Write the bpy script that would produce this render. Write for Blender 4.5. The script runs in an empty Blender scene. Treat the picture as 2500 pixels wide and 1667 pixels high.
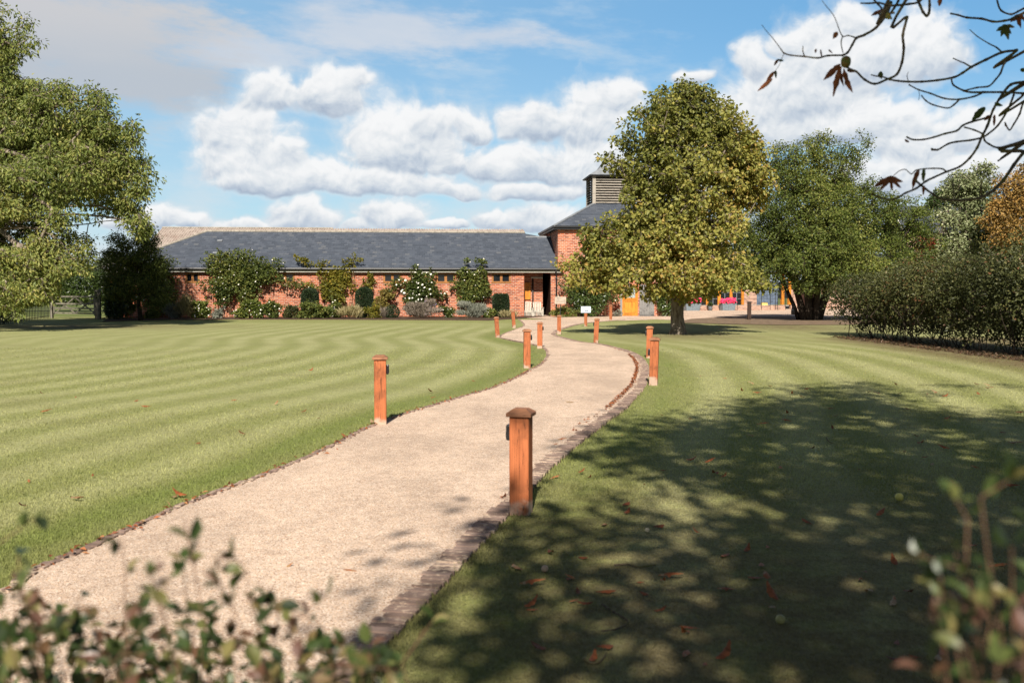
import bpy, math, random
import numpy as np
from mathutils import Vector, Matrix
random.seed(7)
RNG = np.random.default_rng(11)
PI = math.pi
scene = bpy.context.scene
COL = scene.collection

# ------------------------------------------------------------------ camera
FPX = 2500 * 35 / 36
CAMH = 1.75
HOR = 708.0
TH = math.atan((833.5 - HOR) / FPX)
cam_data = bpy.data.cameras.new("camera")
cam_data.lens = 35; cam_data.sensor_width = 36; cam_data.sensor_fit = 'HORIZONTAL'
cam_data.clip_start = 0.05; cam_data.clip_end = 6000
cam_data.dof.use_dof = True; cam_data.dof.focus_distance = 24.0; cam_data.dof.aperture_fstop = 3.2
cam = bpy.data.objects.new("camera", cam_data); COL.objects.link(cam)
cam.location = (0, 0, CAMH); cam.rotation_euler = (PI / 2 - TH, 0, 0)
scene.camera = cam


def ray(px, py):
    u = (px - 1250) / FPX; v = (833.5 - py) / FPX
    return (u, v * math.sin(TH) + math.cos(TH), v * math.cos(TH) - math.sin(TH))


def at(px, py, Y):
    """the point that the photograph shows at (px, py), Y metres ahead"""
    d = ray(px, py); k = Y / d[1]
    return Vector((d[0] * k, Y, CAMH + d[2] * k))


def gp(px, py, z=0.0):
    d = ray(px, py); k = (z - CAMH) / d[2]
    return Vector((d[0] * k, d[1] * k, z))


# ------------------------------------------------------------------ node helper
class NT:
    def __init__(self, tree):
        self.t = tree; self.n = tree.nodes; self.l = tree.links

    def add(self, typ, ins=None, **kw):
        nd = self.n.new(typ)
        for k, v in kw.items():
            setattr(nd, k, v)
        for k, v in (ins or {}).items():
            self.put(nd.inputs[k], v)
        return nd

    def put(self, sock, v):
        if isinstance(v, bpy.types.NodeSocket):
            self.l.new(v, sock)
        else:
            if hasattr(sock.default_value, '__len__') and not isinstance(v, (int, float)):
                if len(sock.default_value) == 4 and len(v) == 3:
                    v = tuple(v) + (1,)
            sock.default_value = v

    def m(self, op, a, b=0.0, c=0.0, clamp=False):
        nd = self.n.new('ShaderNodeMath'); nd.operation = op; nd.use_clamp = clamp
        self.put(nd.inputs[0], a); self.put(nd.inputs[1], b); self.put(nd.inputs[2], c)
        return nd.outputs[0]

    def vm(self, op, a, b=(0, 0, 0)):
        nd = self.n.new('ShaderNodeVectorMath'); nd.operation = op
        self.put(nd.inputs[0], a); self.put(nd.inputs[1], b)
        return nd.outputs[0]

    def mix(self, f, a, b, mode='MIX'):
        nd = self.n.new('ShaderNodeMix'); nd.data_type = 'RGBA'; nd.blend_type = mode
        self.put(nd.inputs[0], f); self.put(nd.inputs[6], a); self.put(nd.inputs[7], b)
        return nd.outputs[2]

    def fmix(self, f, a, b):
        nd = self.n.new('ShaderNodeMix'); nd.data_type = 'FLOAT'
        self.put(nd.inputs[0], f); self.put(nd.inputs[2], a); self.put(nd.inputs[3], b)
        return nd.outputs[0]

    def ss(self, x, lo, hi, a=0.0, b=1.0):
        nd = self.n.new('ShaderNodeMapRange'); nd.interpolation_type = 'SMOOTHSTEP'
        self.put(nd.inputs[0], x); self.put(nd.inputs[1], lo); self.put(nd.inputs[2], hi)
        self.put(nd.inputs[3], a); self.put(nd.inputs[4], b)
        return nd.outputs[0]

    def ramp(self, f, stops):
        nd = self.n.new('ShaderNodeValToRGB'); cr = nd.color_ramp
        while len(cr.elements) < len(stops):
            cr.elements.new(0.5)
        for e, (p, c) in zip(cr.elements, stops):
            e.position = p; e.color = tuple(c) + (1,) if len(c) == 3 else c
        self.put(nd.inputs[0], f)
        return nd.outputs[0]

    def noise(self, vec, scale, detail=3, rough=0.55, dim='3D', out=0, w=None):
        nd = self.n.new('ShaderNodeTexNoise'); nd.noise_dimensions = dim
        if vec is not None: self.put(nd.inputs['Vector'], vec)
        self.put(nd.inputs['Scale'], scale); self.put(nd.inputs['Detail'], detail); self.put(nd.inputs['Roughness'], rough)
        return nd.outputs[out]

    def sep(self, v):
        nd = self.n.new('ShaderNodeSeparateXYZ'); self.put(nd.inputs[0], v); return nd.outputs

    def comb(self, x, y, z=0.0):
        nd = self.n.new('ShaderNodeCombineXYZ')
        self.put(nd.inputs[0], x); self.put(nd.inputs[1], y); self.put(nd.inputs[2], z)
        return nd.outputs[0]

    def bump(self, h, strength, dist):
        nd = self.n.new('ShaderNodeBump')
        self.put(nd.inputs['Height'], h); nd.inputs['Strength'].default_value = strength; nd.inputs['Distance'].default_value = dist
        return nd.outputs[0]


def new_mat(name):
    m = bpy.data.materials.new(name); m.use_nodes = True
    t = NT(m.node_tree); t.n.clear()
    out = t.n.new('ShaderNodeOutputMaterial')
    return m, t, out


def principled(t, out, color, rough=0.8, spec=0.3, normal=None, metal=0.0):
    b = t.n.new('ShaderNodeBsdfPrincipled')
    t.put(b.inputs['Base Color'], color); t.put(b.inputs['Roughness'], rough)
    t.put(b.inputs['Specular IOR Level'], spec); t.put(b.inputs['Metallic'], metal)
    if normal is not None: t.put(b.inputs['Normal'], normal)
    t.l.new(b.outputs[0], out.inputs[0])
    return b


def obj_coord(t):
    return t.n.new('ShaderNodeTexCoord').outputs['Object']


def plain(name, c, rough=0.7, spec=0.3, var=0.18, scale=6.0, metal=0.0, bump=0.0):
    m, t, out = new_mat(name)
    co = obj_coord(t)
    n = t.noise(co, scale, 5, 0.6)
    k = t.ss(n, 0.3, 0.7, 1 - var, 1 + var)
    col = t.mix(1.0, c, t.comb(k, k, k), 'MULTIPLY')
    principled(t, out, col, rough, spec, t.bump(n, bump, 0.02) if bump else None, metal)
    return m


def leaf_mat(name, stops, trans=0.35, rough=0.5, spec=0.25, tsat=None):
    m, t, out = new_mat(name)
    a = t.add('ShaderNodeAttribute', attribute_name='tint').outputs['Fac']
    col = t.ramp(a, stops)
    b = t.n.new('ShaderNodeBsdfPrincipled')
    t.put(b.inputs['Base Color'], col); b.inputs['Roughness'].default_value = rough
    b.inputs['Specular IOR Level'].default_value = spec
    tr = t.n.new('ShaderNodeBsdfTranslucent')
    t.put(tr.inputs[0], t.mix(1.0, col, (1.15, 1.1, 0.6), 'MULTIPLY'))
    mx = t.n.new('ShaderNodeMixShader'); mx.inputs[0].default_value = trans
    t.l.new(b.outputs[0], mx.inputs[1]); t.l.new(tr.outputs[0], mx.inputs[2]); t.l.new(mx.outputs[0], out.inputs[0])
    return m


def bark_mat(name, c1, c2, scale=14, moss=None):
    m, t, out = new_mat(name)
    co = obj_coord(t)
    st = t.vm('MULTIPLY', co, (1.0, 1.0, 0.35))
    n = t.noise(st, scale, 6, 0.7)
    n2 = t.noise(co, scale * 0.25, 3, 0.6)
    col = t.mix(t.ss(n, 0.35, 0.65), c1, c2)
    if moss: col = t.mix(t.ss(n2, 0.5, 0.65), col, moss)
    principled(t, out, col, 0.9, 0.1, t.bump(n, 0.8, 0.03))
    return m


def wood_mat(name, c1, c2, axis='z', scale=9.0, grey=None, rough=0.65):
    m, t, out = new_mat(name)
    co = obj_coord(t)
    s = {'z': (1, 1, 0.07), 'x': (0.07, 1, 1), 'y': (1, 0.07, 1)}[axis]
    oi = t.add('ShaderNodeObjectInfo').outputs['Random']
    co2 = t.vm('ADD', co, t.comb(t.m('MULTIPLY', oi, 17.0), 0.0, t.m('MULTIPLY', oi, 31.0)))
    g = t.noise(t.vm('MULTIPLY', co2, s), scale * 4, 5, 0.65)
    n = t.noise(co2, scale * 0.45, 4, 0.6)
    col = t.mix(t.ss(g, 0.3, 0.72), c1, c2)
    col = t.mix(t.ss(n, 0.50, 0.70), col, tuple(0.55 * x for x in c1))
    dr_ = t.noise(t.vm('MULTIPLY', co2, s), scale * 2.0, 3, 0.6); col = t.mix(t.ss(dr_, 0.56, 0.70, 0.0, 0.6), col, tuple(0.36 * x for x in c1))
    crk = t.noise(t.vm('MULTIPLY', co2, tuple(0.5 * q if q < 1 else q for q in s)), scale * 3.0, 2, 0.5); col = t.mix(t.ss(t.m('ABSOLUTE', t.m('SUBTRACT', crk, 0.5)), 0.004, 0.012, 0.8, 0.0), col, tuple(0.15 * x for x in c1))
    if grey:                                    # weathered, pale foot of a post
        z = t.sep(co)[2]
        k = t.m('ADD', z, t.m('MULTIPLY', t.m('SUBTRACT', n, 0.5), 0.7))
        col = t.mix(t.ss(k, 0.0, 0.12, 0.75, 0.0), col, grey)
    k = t.m('ADD', 0.86, t.m('MULTIPLY', oi, 0.28))
    col = t.mix(1.0, col, t.comb(k, k, k), 'MULTIPLY')
    principled(t, out, col, rough, 0.25, t.bump(g, 0.25, 0.01))
    return m


def brick_mat(name, scale=1.0, c1=(0.36, 0.105, 0.05), c2=(0.25, 0.062, 0.035), mortar=(0.42, 0.30, 0.23), pale=0.35):
    m, t, out = new_mat(name)
    co = obj_coord(t); s = t.sep(co)
    nm = t.sep(t.n.new('ShaderNodeTexCoord').outputs['Normal'])
    k = t.m('GREATER_THAN', t.m('ABSOLUTE', nm[0]), 0.7)
    u = t.fmix(k, s[0], s[1])
    uv = t.comb(u, s[2], 0.0)
    b = t.add('ShaderNodeTexBrick', {'Vector': uv, 'Color1': (0, 0, 0), 'Color2': (1, 1, 1), 'Mortar': (0.5, 0.5, 0.5), 'Scale': 1.0,
                                     'Mortar Size': 0.012 * scale, 'Mortar Smooth': 0.2, 'Bias': 0.0, 'Brick Width': 0.235 * scale, 'Row Height': 0.086 * scale})
    r = t.sep(b.outputs[0])[0]
    col = t.ramp(r, [(0.0, c2), (0.18, tuple(0.55 * x for x in c2)), (0.3, c2), (0.6, c1), (0.86, tuple(1.25 * x for x in c1)), (1.0, (0.42, 0.2, 0.12))])
    n = t.noise(co, 1.6, 5, 0.6); n2 = t.noise(co, 26, 3, 0.6)
    col = t.mix(t.ss(n2, 0.35, 0.7, 0.0, 0.35), col, tuple(0.6 * x for x in c1))
    bl = t.noise(co, 5.0, 3, 0.5)
    col = t.mix(t.ss(bl, 0.62, 0.72, 0.0, pale), col, (0.5, 0.36, 0.28))
    col = t.mix(b.outputs['Fac'], col, t.mix(t.ss(n, 0.3, 0.7), mortar, tuple(0.7 * x for x in mortar)))
    principled(t, out, col, 0.9, 0.12, t.bump(t.m('SUBTRACT', n2, b.outputs['Fac']), 0.5, 0.01))
    return m


# ------------------------------------------------------------------ mesh helper
class MB:
    def __init__(self): self.v = []; self.f = []

    def quad(self, *p):
        i = len(self.v); self.v += [tuple(q) for q in p]; self.f.append(tuple(range(i, i + len(p)))); return self

    def box(self, x0, x1, y0, y1, z0, z1):
        i = len(self.v)
        self.v += [(x0, y0, z0), (x1, y0, z0), (x1, y1, z0), (x0, y1, z0), (x0, y0, z1), (x1, y0, z1), (x1, y1, z1), (x0, y1, z1)]
        self.f += [tuple(i + k for k in q) for q in ((0, 3, 2, 1), (4, 5, 6, 7), (0, 1, 5, 4), (1, 2, 6, 5), (2, 3, 7, 6), (3, 0, 4, 7))]
        return self

    def bar(self, p, q, w, h, up=(0, 0, 1)):
        """a rectangular bar from p to q, w across and h along 'up'"""
        p = Vector(p); q = Vector(q); d = (q - p).normalized(); u = Vector(up)
        s = d.cross(u)
        if s.length < 1e-5: s = d.cross(Vector((0, 1, 0)))
        s.normalize(); u = s.cross(d).normalized()
        i = len(self.v)
        for e in (p, q):
            for a, b in ((-1, -1), (1, -1), (1, 1), (-1, 1)):
                self.v.append(tuple(e + s * (a * w / 2) + u * (b * h / 2)))
        self.f += [tuple(i + k for k in q) for q in ((0, 3, 2, 1), (4, 5, 6, 7), (0, 1, 5, 4), (1, 2, 6, 5), (2, 3, 7, 6), (3, 0, 4, 7))]
        return self

    def prism(self, poly, d):
        """closed polygon of 3-D points pushed along vector d"""
        n = len(poly); i = len(self.v); d = Vector(d)
        self.v += [tuple(p) for p in poly] + [tuple(Vector(p) + d) for p in poly]
        self.f.append(tuple(range(i + n - 1, i - 1, -1))); self.f.append(tuple(range(i + n, i + 2 * n)))
        for k in range(n):
            k2 = (k + 1) % n
            self.f.append((i + k, i + k2, i + n + k2, i + n + k))
        return self

    def tube(self, pts, radii, n=8, cap=True):
        pts = [Vector(p) for p in pts]; i0 = len(self.v); ref = None
        if not hasattr(radii, '__len__'): radii = [radii] * len(pts)
        for k, p in enumerate(pts):
            d = (pts[min(k + 1, len(pts) - 1)] - pts[max(k - 1, 0)]).normalized()
            if ref is None: ref = d.orthogonal().normalized()
            ref = (ref - d * ref.dot(d)).normalized(); b = d.cross(ref)
            for j in range(n):
                a = 2 * PI * j / n
                self.v.append(tuple(p + (ref * math.cos(a) + b * math.sin(a)) * radii[k]))
        for k in range(len(pts) - 1):
            for j in range(n):
                a = i0 + k * n + j; b = i0 + k * n + (j + 1) % n
                self.f.append((a, b, b + n, a + n))
        if cap:
            self.f.append(tuple(i0 + j for j in range(n - 1, -1, -1)))
            self.f.append(tuple(i0 + (len(pts) - 1) * n + j for j in range(n)))
        return self

    def lathe(self, prof, n=16, c=(0, 0, 0)):
        i0 = len(self.v)
        for r, z in prof:
            for j in range(n):
                a = 2 * PI * j / n
                self.v.append((c[0] + r * math.cos(a), c[1] + r * math.sin(a), c[2] + z))
        for k in range(len(prof) - 1):
            for j in range(n):
                a = i0 + k * n + j; b = i0 + k * n + (j + 1) % n
                self.f.append((a, b, b + n, a + n))
        self.f.append(tuple(i0 + j for j in range(n - 1, -1, -1)))
        self.f.append(tuple(i0 + (len(prof) - 1) * n + j for j in range(n)))
        return self

    def wall(self, x0, x1, z0, z1, y0, y1, holes=()):
        """wall in the XZ plane between y0 (front) and y1 with rectangular holes (hx0,hx1,hz0,hz1)"""
        xs = sorted({x0, x1} | {h[0] for h in holes} | {h[1] for h in holes}); xs = [x for x in xs if x0 <= x <= x1]
        zs = sorted({z0, z1} | {h[2] for h in holes} | {h[3] for h in holes}); zs = [z for z in zs if z0 <= z <= z1]

        def solid(i, j):
            if i < 0 or j < 0 or i >= len(xs) - 1 or j >= len(zs) - 1: return False
            cx = (xs[i] + xs[i + 1]) / 2; cz = (zs[j] + zs[j + 1]) / 2
            return not any(h[0] < cx < h[1] and h[2] < cz < h[3] for h in holes)
        for i in range(len(xs) - 1):
            for j in range(len(zs) - 1):
                if not solid(i, j): continue
                a, b, c, d = xs[i], xs[i + 1], zs[j], zs[j + 1]
                self.quad((a, y0, c), (b, y0, c), (b, y0, d), (a, y0, d))
                self.quad((b, y1, c), (a, y1, c), (a, y1, d), (b, y1, d))
                if not solid(i - 1, j): self.quad((a, y1, c), (a, y0, c), (a, y0, d), (a, y1, d))
                if not solid(i + 1, j): self.quad((b, y0, c), (b, y1, c), (b, y1, d), (b, y0, d))
                if not solid(i, j - 1): self.quad((a, y1, c), (b, y1, c), (b, y0, c), (a, y0, c))
                if not solid(i, j + 1): self.quad((a, y0, d), (b, y0, d), (b, y1, d), (a, y1, d))
        return self

    def build(self, name, mat, parent=None, smooth=False, bevel=0.0, loc=None):
        me = bpy.data.meshes.new(name); me.from_pydata(self.v, [], self.f)
        if smooth: me.polygons.foreach_set('use_smooth', [True] * len(me.polygons))
        me.update()
        o = bpy.data.objects.new(name, me); COL.objects.link(o)
        o.data.materials.append(mat)
        if parent: o.parent = parent
        if loc is not None: o.location = loc
        if bevel:
            b = o.modifiers.new("bevel", 'BEVEL'); b.width = bevel; b.segments = 2; b.limit_method = 'ANGLE'
        return o


def tag(o, label=None, cat=None, group=None, kind=None):
    if label: o['label'] = label
    if cat: o['category'] = cat
    if group: o['group'] = group
    if kind: o['kind'] = kind
    return o


def empty(name, loc=(0, 0, 0), rz=0.0, label=None, cat=None, group=None):
    o = bpy.data.objects.new(name, None); COL.objects.link(o)
    o.location = loc; o.rotation_euler = (0, 0, rz); o.empty_display_size = 0.2
    return tag(o, label, cat, group)


def np_mesh(name, co, loops, sizes, mat, parent=None, tint=None, smooth=False, extra=None):
    """mesh from numpy arrays; sizes = verts per face"""
    me = bpy.data.meshes.new(name)
    nf = len(sizes)
    me.vertices.add(len(co)); me.vertices.foreach_set('co', np.ascontiguousarray(co, dtype=np.float32).ravel())
    me.loops.add(len(loops)); me.loops.foreach_set('vertex_index', np.ascontiguousarray(loops, dtype=np.int32))
    me.polygons.add(nf)
    starts = np.concatenate(([0], np.cumsum(sizes)[:-1])).astype(np.int32)
    me.polygons.foreach_set('loop_start', starts)
    me.polygons.foreach_set('use_smooth', np.full(nf, smooth))
    me.update(calc_edges=True)
    for k, (arr, dom) in dict(extra or {}, **({'tint': (tint, 'FACE')} if tint is not None else {})).items():
        a = me.attributes.new(k, 'FLOAT', dom); a.data.foreach_set('value', np.ascontiguousarray(arr, dtype=np.float32))
    o = bpy.data.objects.new(name, me); COL.objects.link(o); me.materials.append(mat)
    if parent: o.parent = parent
    return o


def unit(a):
    return a / np.maximum(np.linalg.norm(a, axis=1, keepdims=True), 1e-9)


def rsphere(n, rng=RNG):
    return unit(rng.normal(size=(n, 3)))


def leaves(name, pos, dirs, nrm, length, width, tint, mat, parent=None, fold=0.18, shape=4):
    """one leaf-shaped face (pair) per position; dirs = pointing direction, nrm = upper side"""
    n = len(pos)
    d = unit(dirs); s = unit(np.cross(d, nrm)); u = np.cross(s, d)
    L = np.broadcast_to(np.asarray(length, float).reshape(-1, 1), (n, 1)); W = np.broadcast_to(np.asarray(width, float).reshape(-1, 1), (n, 1))
    if shape == 4:
        P = [pos, pos + d * L * 0.45 + s * W * 0.5 + u * W * fold, pos + d * L - u * L * 0.12, pos + d * L * 0.45 - s * W * 0.5 + u * W * fold]
        co = np.stack(P, 1).reshape(-1, 3)
        loops = np.arange(4 * n); sizes = np.full(n, 4)
        return np_mesh(name, co, loops, sizes, mat, parent, tint)
    # two halves folded on the midrib, rounded outline (8 verts, 2 faces)
    P = [pos, pos + d * L * 0.28 + s * W * 0.42 + u * W * fold, pos + d * L * 0.62 + s * W * 0.46 + u * W * fold, pos + d * L - u * L * 0.1,
         pos + d * L * 0.62 - s * W * 0.46 + u * W * fold, pos + d * L * 0.28 - s * W * 0.42 + u * W * fold, pos + d * L * 0.5 - u * L * 0.02]
    co = np.stack(P, 1).reshape(-1, 3)
    base = np.arange(n)[:, None] * 7
    f = np.concatenate([base + np.array([[0, 1, 2, 3, 6]]), base + np.array([[0, 6, 3, 4, 5]])], 1).reshape(-1)
    return np_mesh(name, co, f, np.full(2 * n, 5), mat, parent, np.repeat(tint, 2))


def lump_noise(p, freq, seed):
    r = np.random.default_rng(seed); out = np.zeros(len(p))
    for k in range(7):
        w = unit(r.normal(size=(1, 3)))[0] * freq * (0.6 + 0.25 * k); out += np.sin(p @ w + r.uniform(0, 6.28)) / (1 + 0.25 * k)
    return out / 3.2


def segs_mesh(name, A, B, ra, rb, mat, parent=None, n=5):
    """many tapered twigs at once: arrays of ends and radii"""
    k = len(A); d = unit(B - A)
    ref = np.where(np.abs(d[:, 2:3]) < 0.9, np.array([[0, 0, 1.0]]), np.array([[1.0, 0, 0]]))
    s = unit(np.cross(d, ref)); u = np.cross(s, d)
    ang = np.arange(n) * 2 * PI / n
    ring = s[:, None, :] * np.cos(ang)[None, :, None] + u[:, None, :] * np.sin(ang)[None, :, None]
    va = A[:, None, :] + ring * ra[:, None, None]; vb = B[:, None, :] + ring * rb[:, None, None]
    co = np.concatenate([va, vb], 1).reshape(-1, 3)
    j = np.arange(n); j2 = (j + 1) % n
    q = np.stack([j, j2, j2 + n, j + n], 1)
    loops = (np.arange(k)[:, None, None] * 2 * n + q[None]).reshape(-1)
    return np_mesh(name, co, loops, np.full(k * n, 4), mat, parent, smooth=True)
# ------------------------------------------------------------------ vegetation
def sample_blobs(blobs, n, shell, seed, gap=0.0, gapf=0.8, lumpy=0.16):
    """points inside a union of ellipsoids (cx,cy,cz,rx,ry,rz), biased to the outside; lumpy, with gaps"""
    r = np.random.default_rng(seed)
    B = np.array(blobs, float)
    w = B[:, 3] * B[:, 4] * B[:, 5]; w = w ** 0.8; w /= w.sum()
    out = []; who = []
    tries = 0
    while sum(len(x) for x in out) < n and tries < 60:
        tries += 1
        k = r.choice(len(B), size=n * 2, p=w)
        d = unit(r.normal(size=(n * 2, 3)))
        lump = 1 + lumpy * lump_noise(d * 1.0 + B[k, :3] * 0.37, 3.0, seed + 5)
        rad = (1 - (1 - shell) * r.random(n * 2) ** 0.75) * np.clip(lump, 0.6, 1.38)
        inner = r.random(n * 2) < 0.22
        rad = np.where(inner, r.random(n * 2) ** 0.4 * 0.75, rad)
        p = B[k, :3] + d * rad[:, None] * B[k, 3:6]
        ok = np.ones(len(p), bool)
        if gap: ok &= lump_noise(p, gapf, seed + 9) > (-1.0 + gap)
        out.append(p[ok]); who.append(k[ok])
    return np.concatenate(out)[:n], np.concatenate(who)[:n]


def grow(trunk, limbs, clumps, seed, step=0.55):
    """skeleton: list of (pos, parent); trunk polyline first, then limb polylines, then each clump joins its nearest branch"""
    r = np.random.default_rng(seed)
    pos = [np.array(p, float) for p in trunk]; par = [-1] + list(range(len(trunk) - 1)); depth = [0] * len(trunk)
    for li in limbs:
        prev = li[0]
        for p in li[1:]:
            pos.append(np.array(p, float)); par.append(prev); depth.append(1); prev = len(pos) - 1
    top = np.array(trunk[-1], float); ntr = max(1, len(trunk) // 2)
    order = np.argsort(np.linalg.norm(clumps - top, axis=1))
    P = np.zeros((len(pos) + len(clumps) * 14, 3)); P[:len(pos)] = pos; n = len(pos)
    ends = []
    for ci in order:
        c = clumps[ci]
        d = np.linalg.norm(P[ntr:n] - c, axis=1)
        d = d + 0.35 * np.maximum(0, P[ntr:n, 2] - c[2])
        j = int(np.argmin(d)) + ntr
        a = P[j].copy(); L = np.linalg.norm(c - a); k = min(12, max(1, int(L / step))); prev = j
        sag = r.normal(size=3) * 0.06 * L + np.array([0, 0, 0.10 * L])
        for q in range(1, k + 1):
            t = q / k
            pt = a + (c - a) * t + sag * math.sin(t * PI) + (r.normal(size=3) * 0.035 if q < k else 0)
            P[n] = pt; par.append(prev); prev = n; n += 1
        ends.append(prev)
    return P[:n], np.array(par), np.array(ends)


def make_tree(name, label, cat, base, trunk, trunk_r, blobs, n_clump, per, clump_r, leaf, mats, seed,
              shell=0.62, gap=0.25, gapf=0.8, droop=0.0, tintf=None, limbs=None, tip=0.011, group=None, twig=5, clip=None, up=0.5, shape=4, power=0.47, lumpy=0.16):
    """trunk polyline and blobs in metres from the base"""
    lm, bm = mats
    root = empty(name, base, 0, label, cat, group)
    r = np.random.default_rng(seed)
    cl, who = sample_blobs(blobs, n_clump, shell, seed, gap, gapf, lumpy)
    if clip is not None: cl = cl[clip(cl)]
    lb = []
    if limbs is None:
        T = np.array(trunk)
        for k, b in enumerate(blobs):
            c = np.array(b[:3]); j = max(len(trunk) // 2, min(len(trunk) - 1, int(np.argmin(np.linalg.norm(T - c * np.array([1, 1, 0.6]), axis=1)))))
            a = T[j]; L = np.linalg.norm(c - a); pts = [j]; m = max(2, int(L / 0.8)); w = r.normal(size=3) * 0.12 * L
            for q in range(1, m + 1):
                t = q / m; pts.append(a + (c - a) * t + w * math.sin(PI * t) + r.normal(size=3) * 0.05 + np.array([0, 0, 0.1 * L * math.sin(PI * t)]))
            lb.append(pts)
    else: lb = limbs
    P, par, ends = grow(trunk, lb, cl, seed + 1)
    cnt = np.zeros(len(P)); cnt[ends] += 1
    for i in range(len(P) - 1, 0, -1):
        if par[i] >= 0: cnt[par[i]] += cnt[i]
    rad = np.minimum(tip * np.maximum(cnt, 0.6) ** power, trunk_r[-1] * 0.9)
    nt = len(trunk)
    i = np.arange(nt, len(P)); keep = cnt[i] > 0; i = i[keep]
    rp = np.where(par[i] < nt, np.minimum(rad[i] * 1.3, trunk_r[-1]), rad[par[i]])
    big = rad[i] > 0.05
    t = MB().tube(trunk, trunk_r, 14)
    to = t.build('trunk', bm, root, True)
    comp = np.arange(len(P))
    for q in range(nt, len(P)):
        if par[q] >= nt: comp[q] = comp[par[q]]
    for cid in np.unique(comp[i][big]):
        kk = big & (comp[i] == cid); segs_mesh('limb', P[par[i]][kk], P[i][kk], rp[kk], rad[i][kk], bm, root, 8)
    A = P[par[i]][~big]; Bq = P[i][~big]; ra = np.minimum(rp, 0.05)[~big]; rb = rad[i][~big]
    # twigs inside the clumps
    cl = P[ends]
    tw = np.repeat(cl, twig, 0); te = tw + rsphere(len(tw), r) * clump_r * r.uniform(0.5, 1.15, (len(tw), 1)) + np.array([0, 0, -droop * clump_r * 0.6])
    A = np.concatenate([A, tw]); Bq = np.concatenate([Bq, te]); ra = np.concatenate([ra, np.full(len(tw), tip * 0.6)]); rb = np.concatenate([rb, np.full(len(tw), tip * 0.3)])
    segs_mesh('branch', A, Bq, ra, rb, bm, root, 4)
    # leaves
    n = len(cl) * per
    c = np.repeat(cl, per, 0); o = rsphere(n, r) * (r.random((n, 1)) ** 0.55) * clump_r * np.array([1.1, 1.1, 0.8])
    o[:, 2] -= droop * clump_r * (o[:, 0] ** 2 + o[:, 1] ** 2) ** 0.5
    pos = c + o
    if clip is not None:
        kk = clip(pos); pos = pos[kk]; o = o[kk]; c = c[kk]; n = len(pos)
    dirs = unit(o) * 0.7 + rsphere(n, r) * 0.7 + np.array([0, 0, -0.25 - droop])
    cen = np.average(np.array(blobs)[:, :3], axis=0)
    nrm = rsphere(n, r) * 0.75 + np.array([0, 0, up]) + unit(pos - cen) * 0.45
    sc = r.uniform(0.65, 1.25, n)
    tint = np.clip(0.5 + 0.22 * r.normal(size=n) + 0.22 * lump_noise(c, 1.1, seed + 3), 0, 1)
    if tintf is not None: tint = np.clip(tint + tintf(pos, r), 0, 1)
    leaves('crown', pos, dirs, nrm, leaf[0] * sc, leaf[1] * sc, tint, lm, root, shape=shape)
    return root


def blossoms(name, pts, size, mat, parent, seed):
    """small domed flowers facing outward: 6-sided cups"""
    r = np.random.default_rng(seed); n = len(pts)
    d = unit(rsphere(n, r) * 0.7 + np.array([0, -0.9, 0.5])); s = unit(np.cross(d, np.array([[0.3, 0.2, 1.0]]))); u = np.cross(s, d)
    sz = size * r.uniform(0.6, 1.3, (n, 1))
    ring = []
    for k in range(6):
        a = k * PI / 3; ring.append(pts + (s * math.cos(a) + u * math.sin(a)) * sz * 0.5)
    co = np.stack([pts + d * sz * 0.3] + ring + [pts - d * sz * 0.25], 1).reshape(-1, 3)
    f = []
    for k in range(6): f.append([0, 1 + k, 1 + (k + 1) % 6])
    for k in range(6): f.append([7, 1 + (k + 1) % 6, 1 + k])
    f = np.array(f)
    loops = (np.arange(n)[:, None, None] * 8 + f[None]).reshape(-1)
    return np_mesh(name, co, loops, np.full(n * 12, 3), mat, parent, np.repeat(r.random(n), 12))


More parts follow.
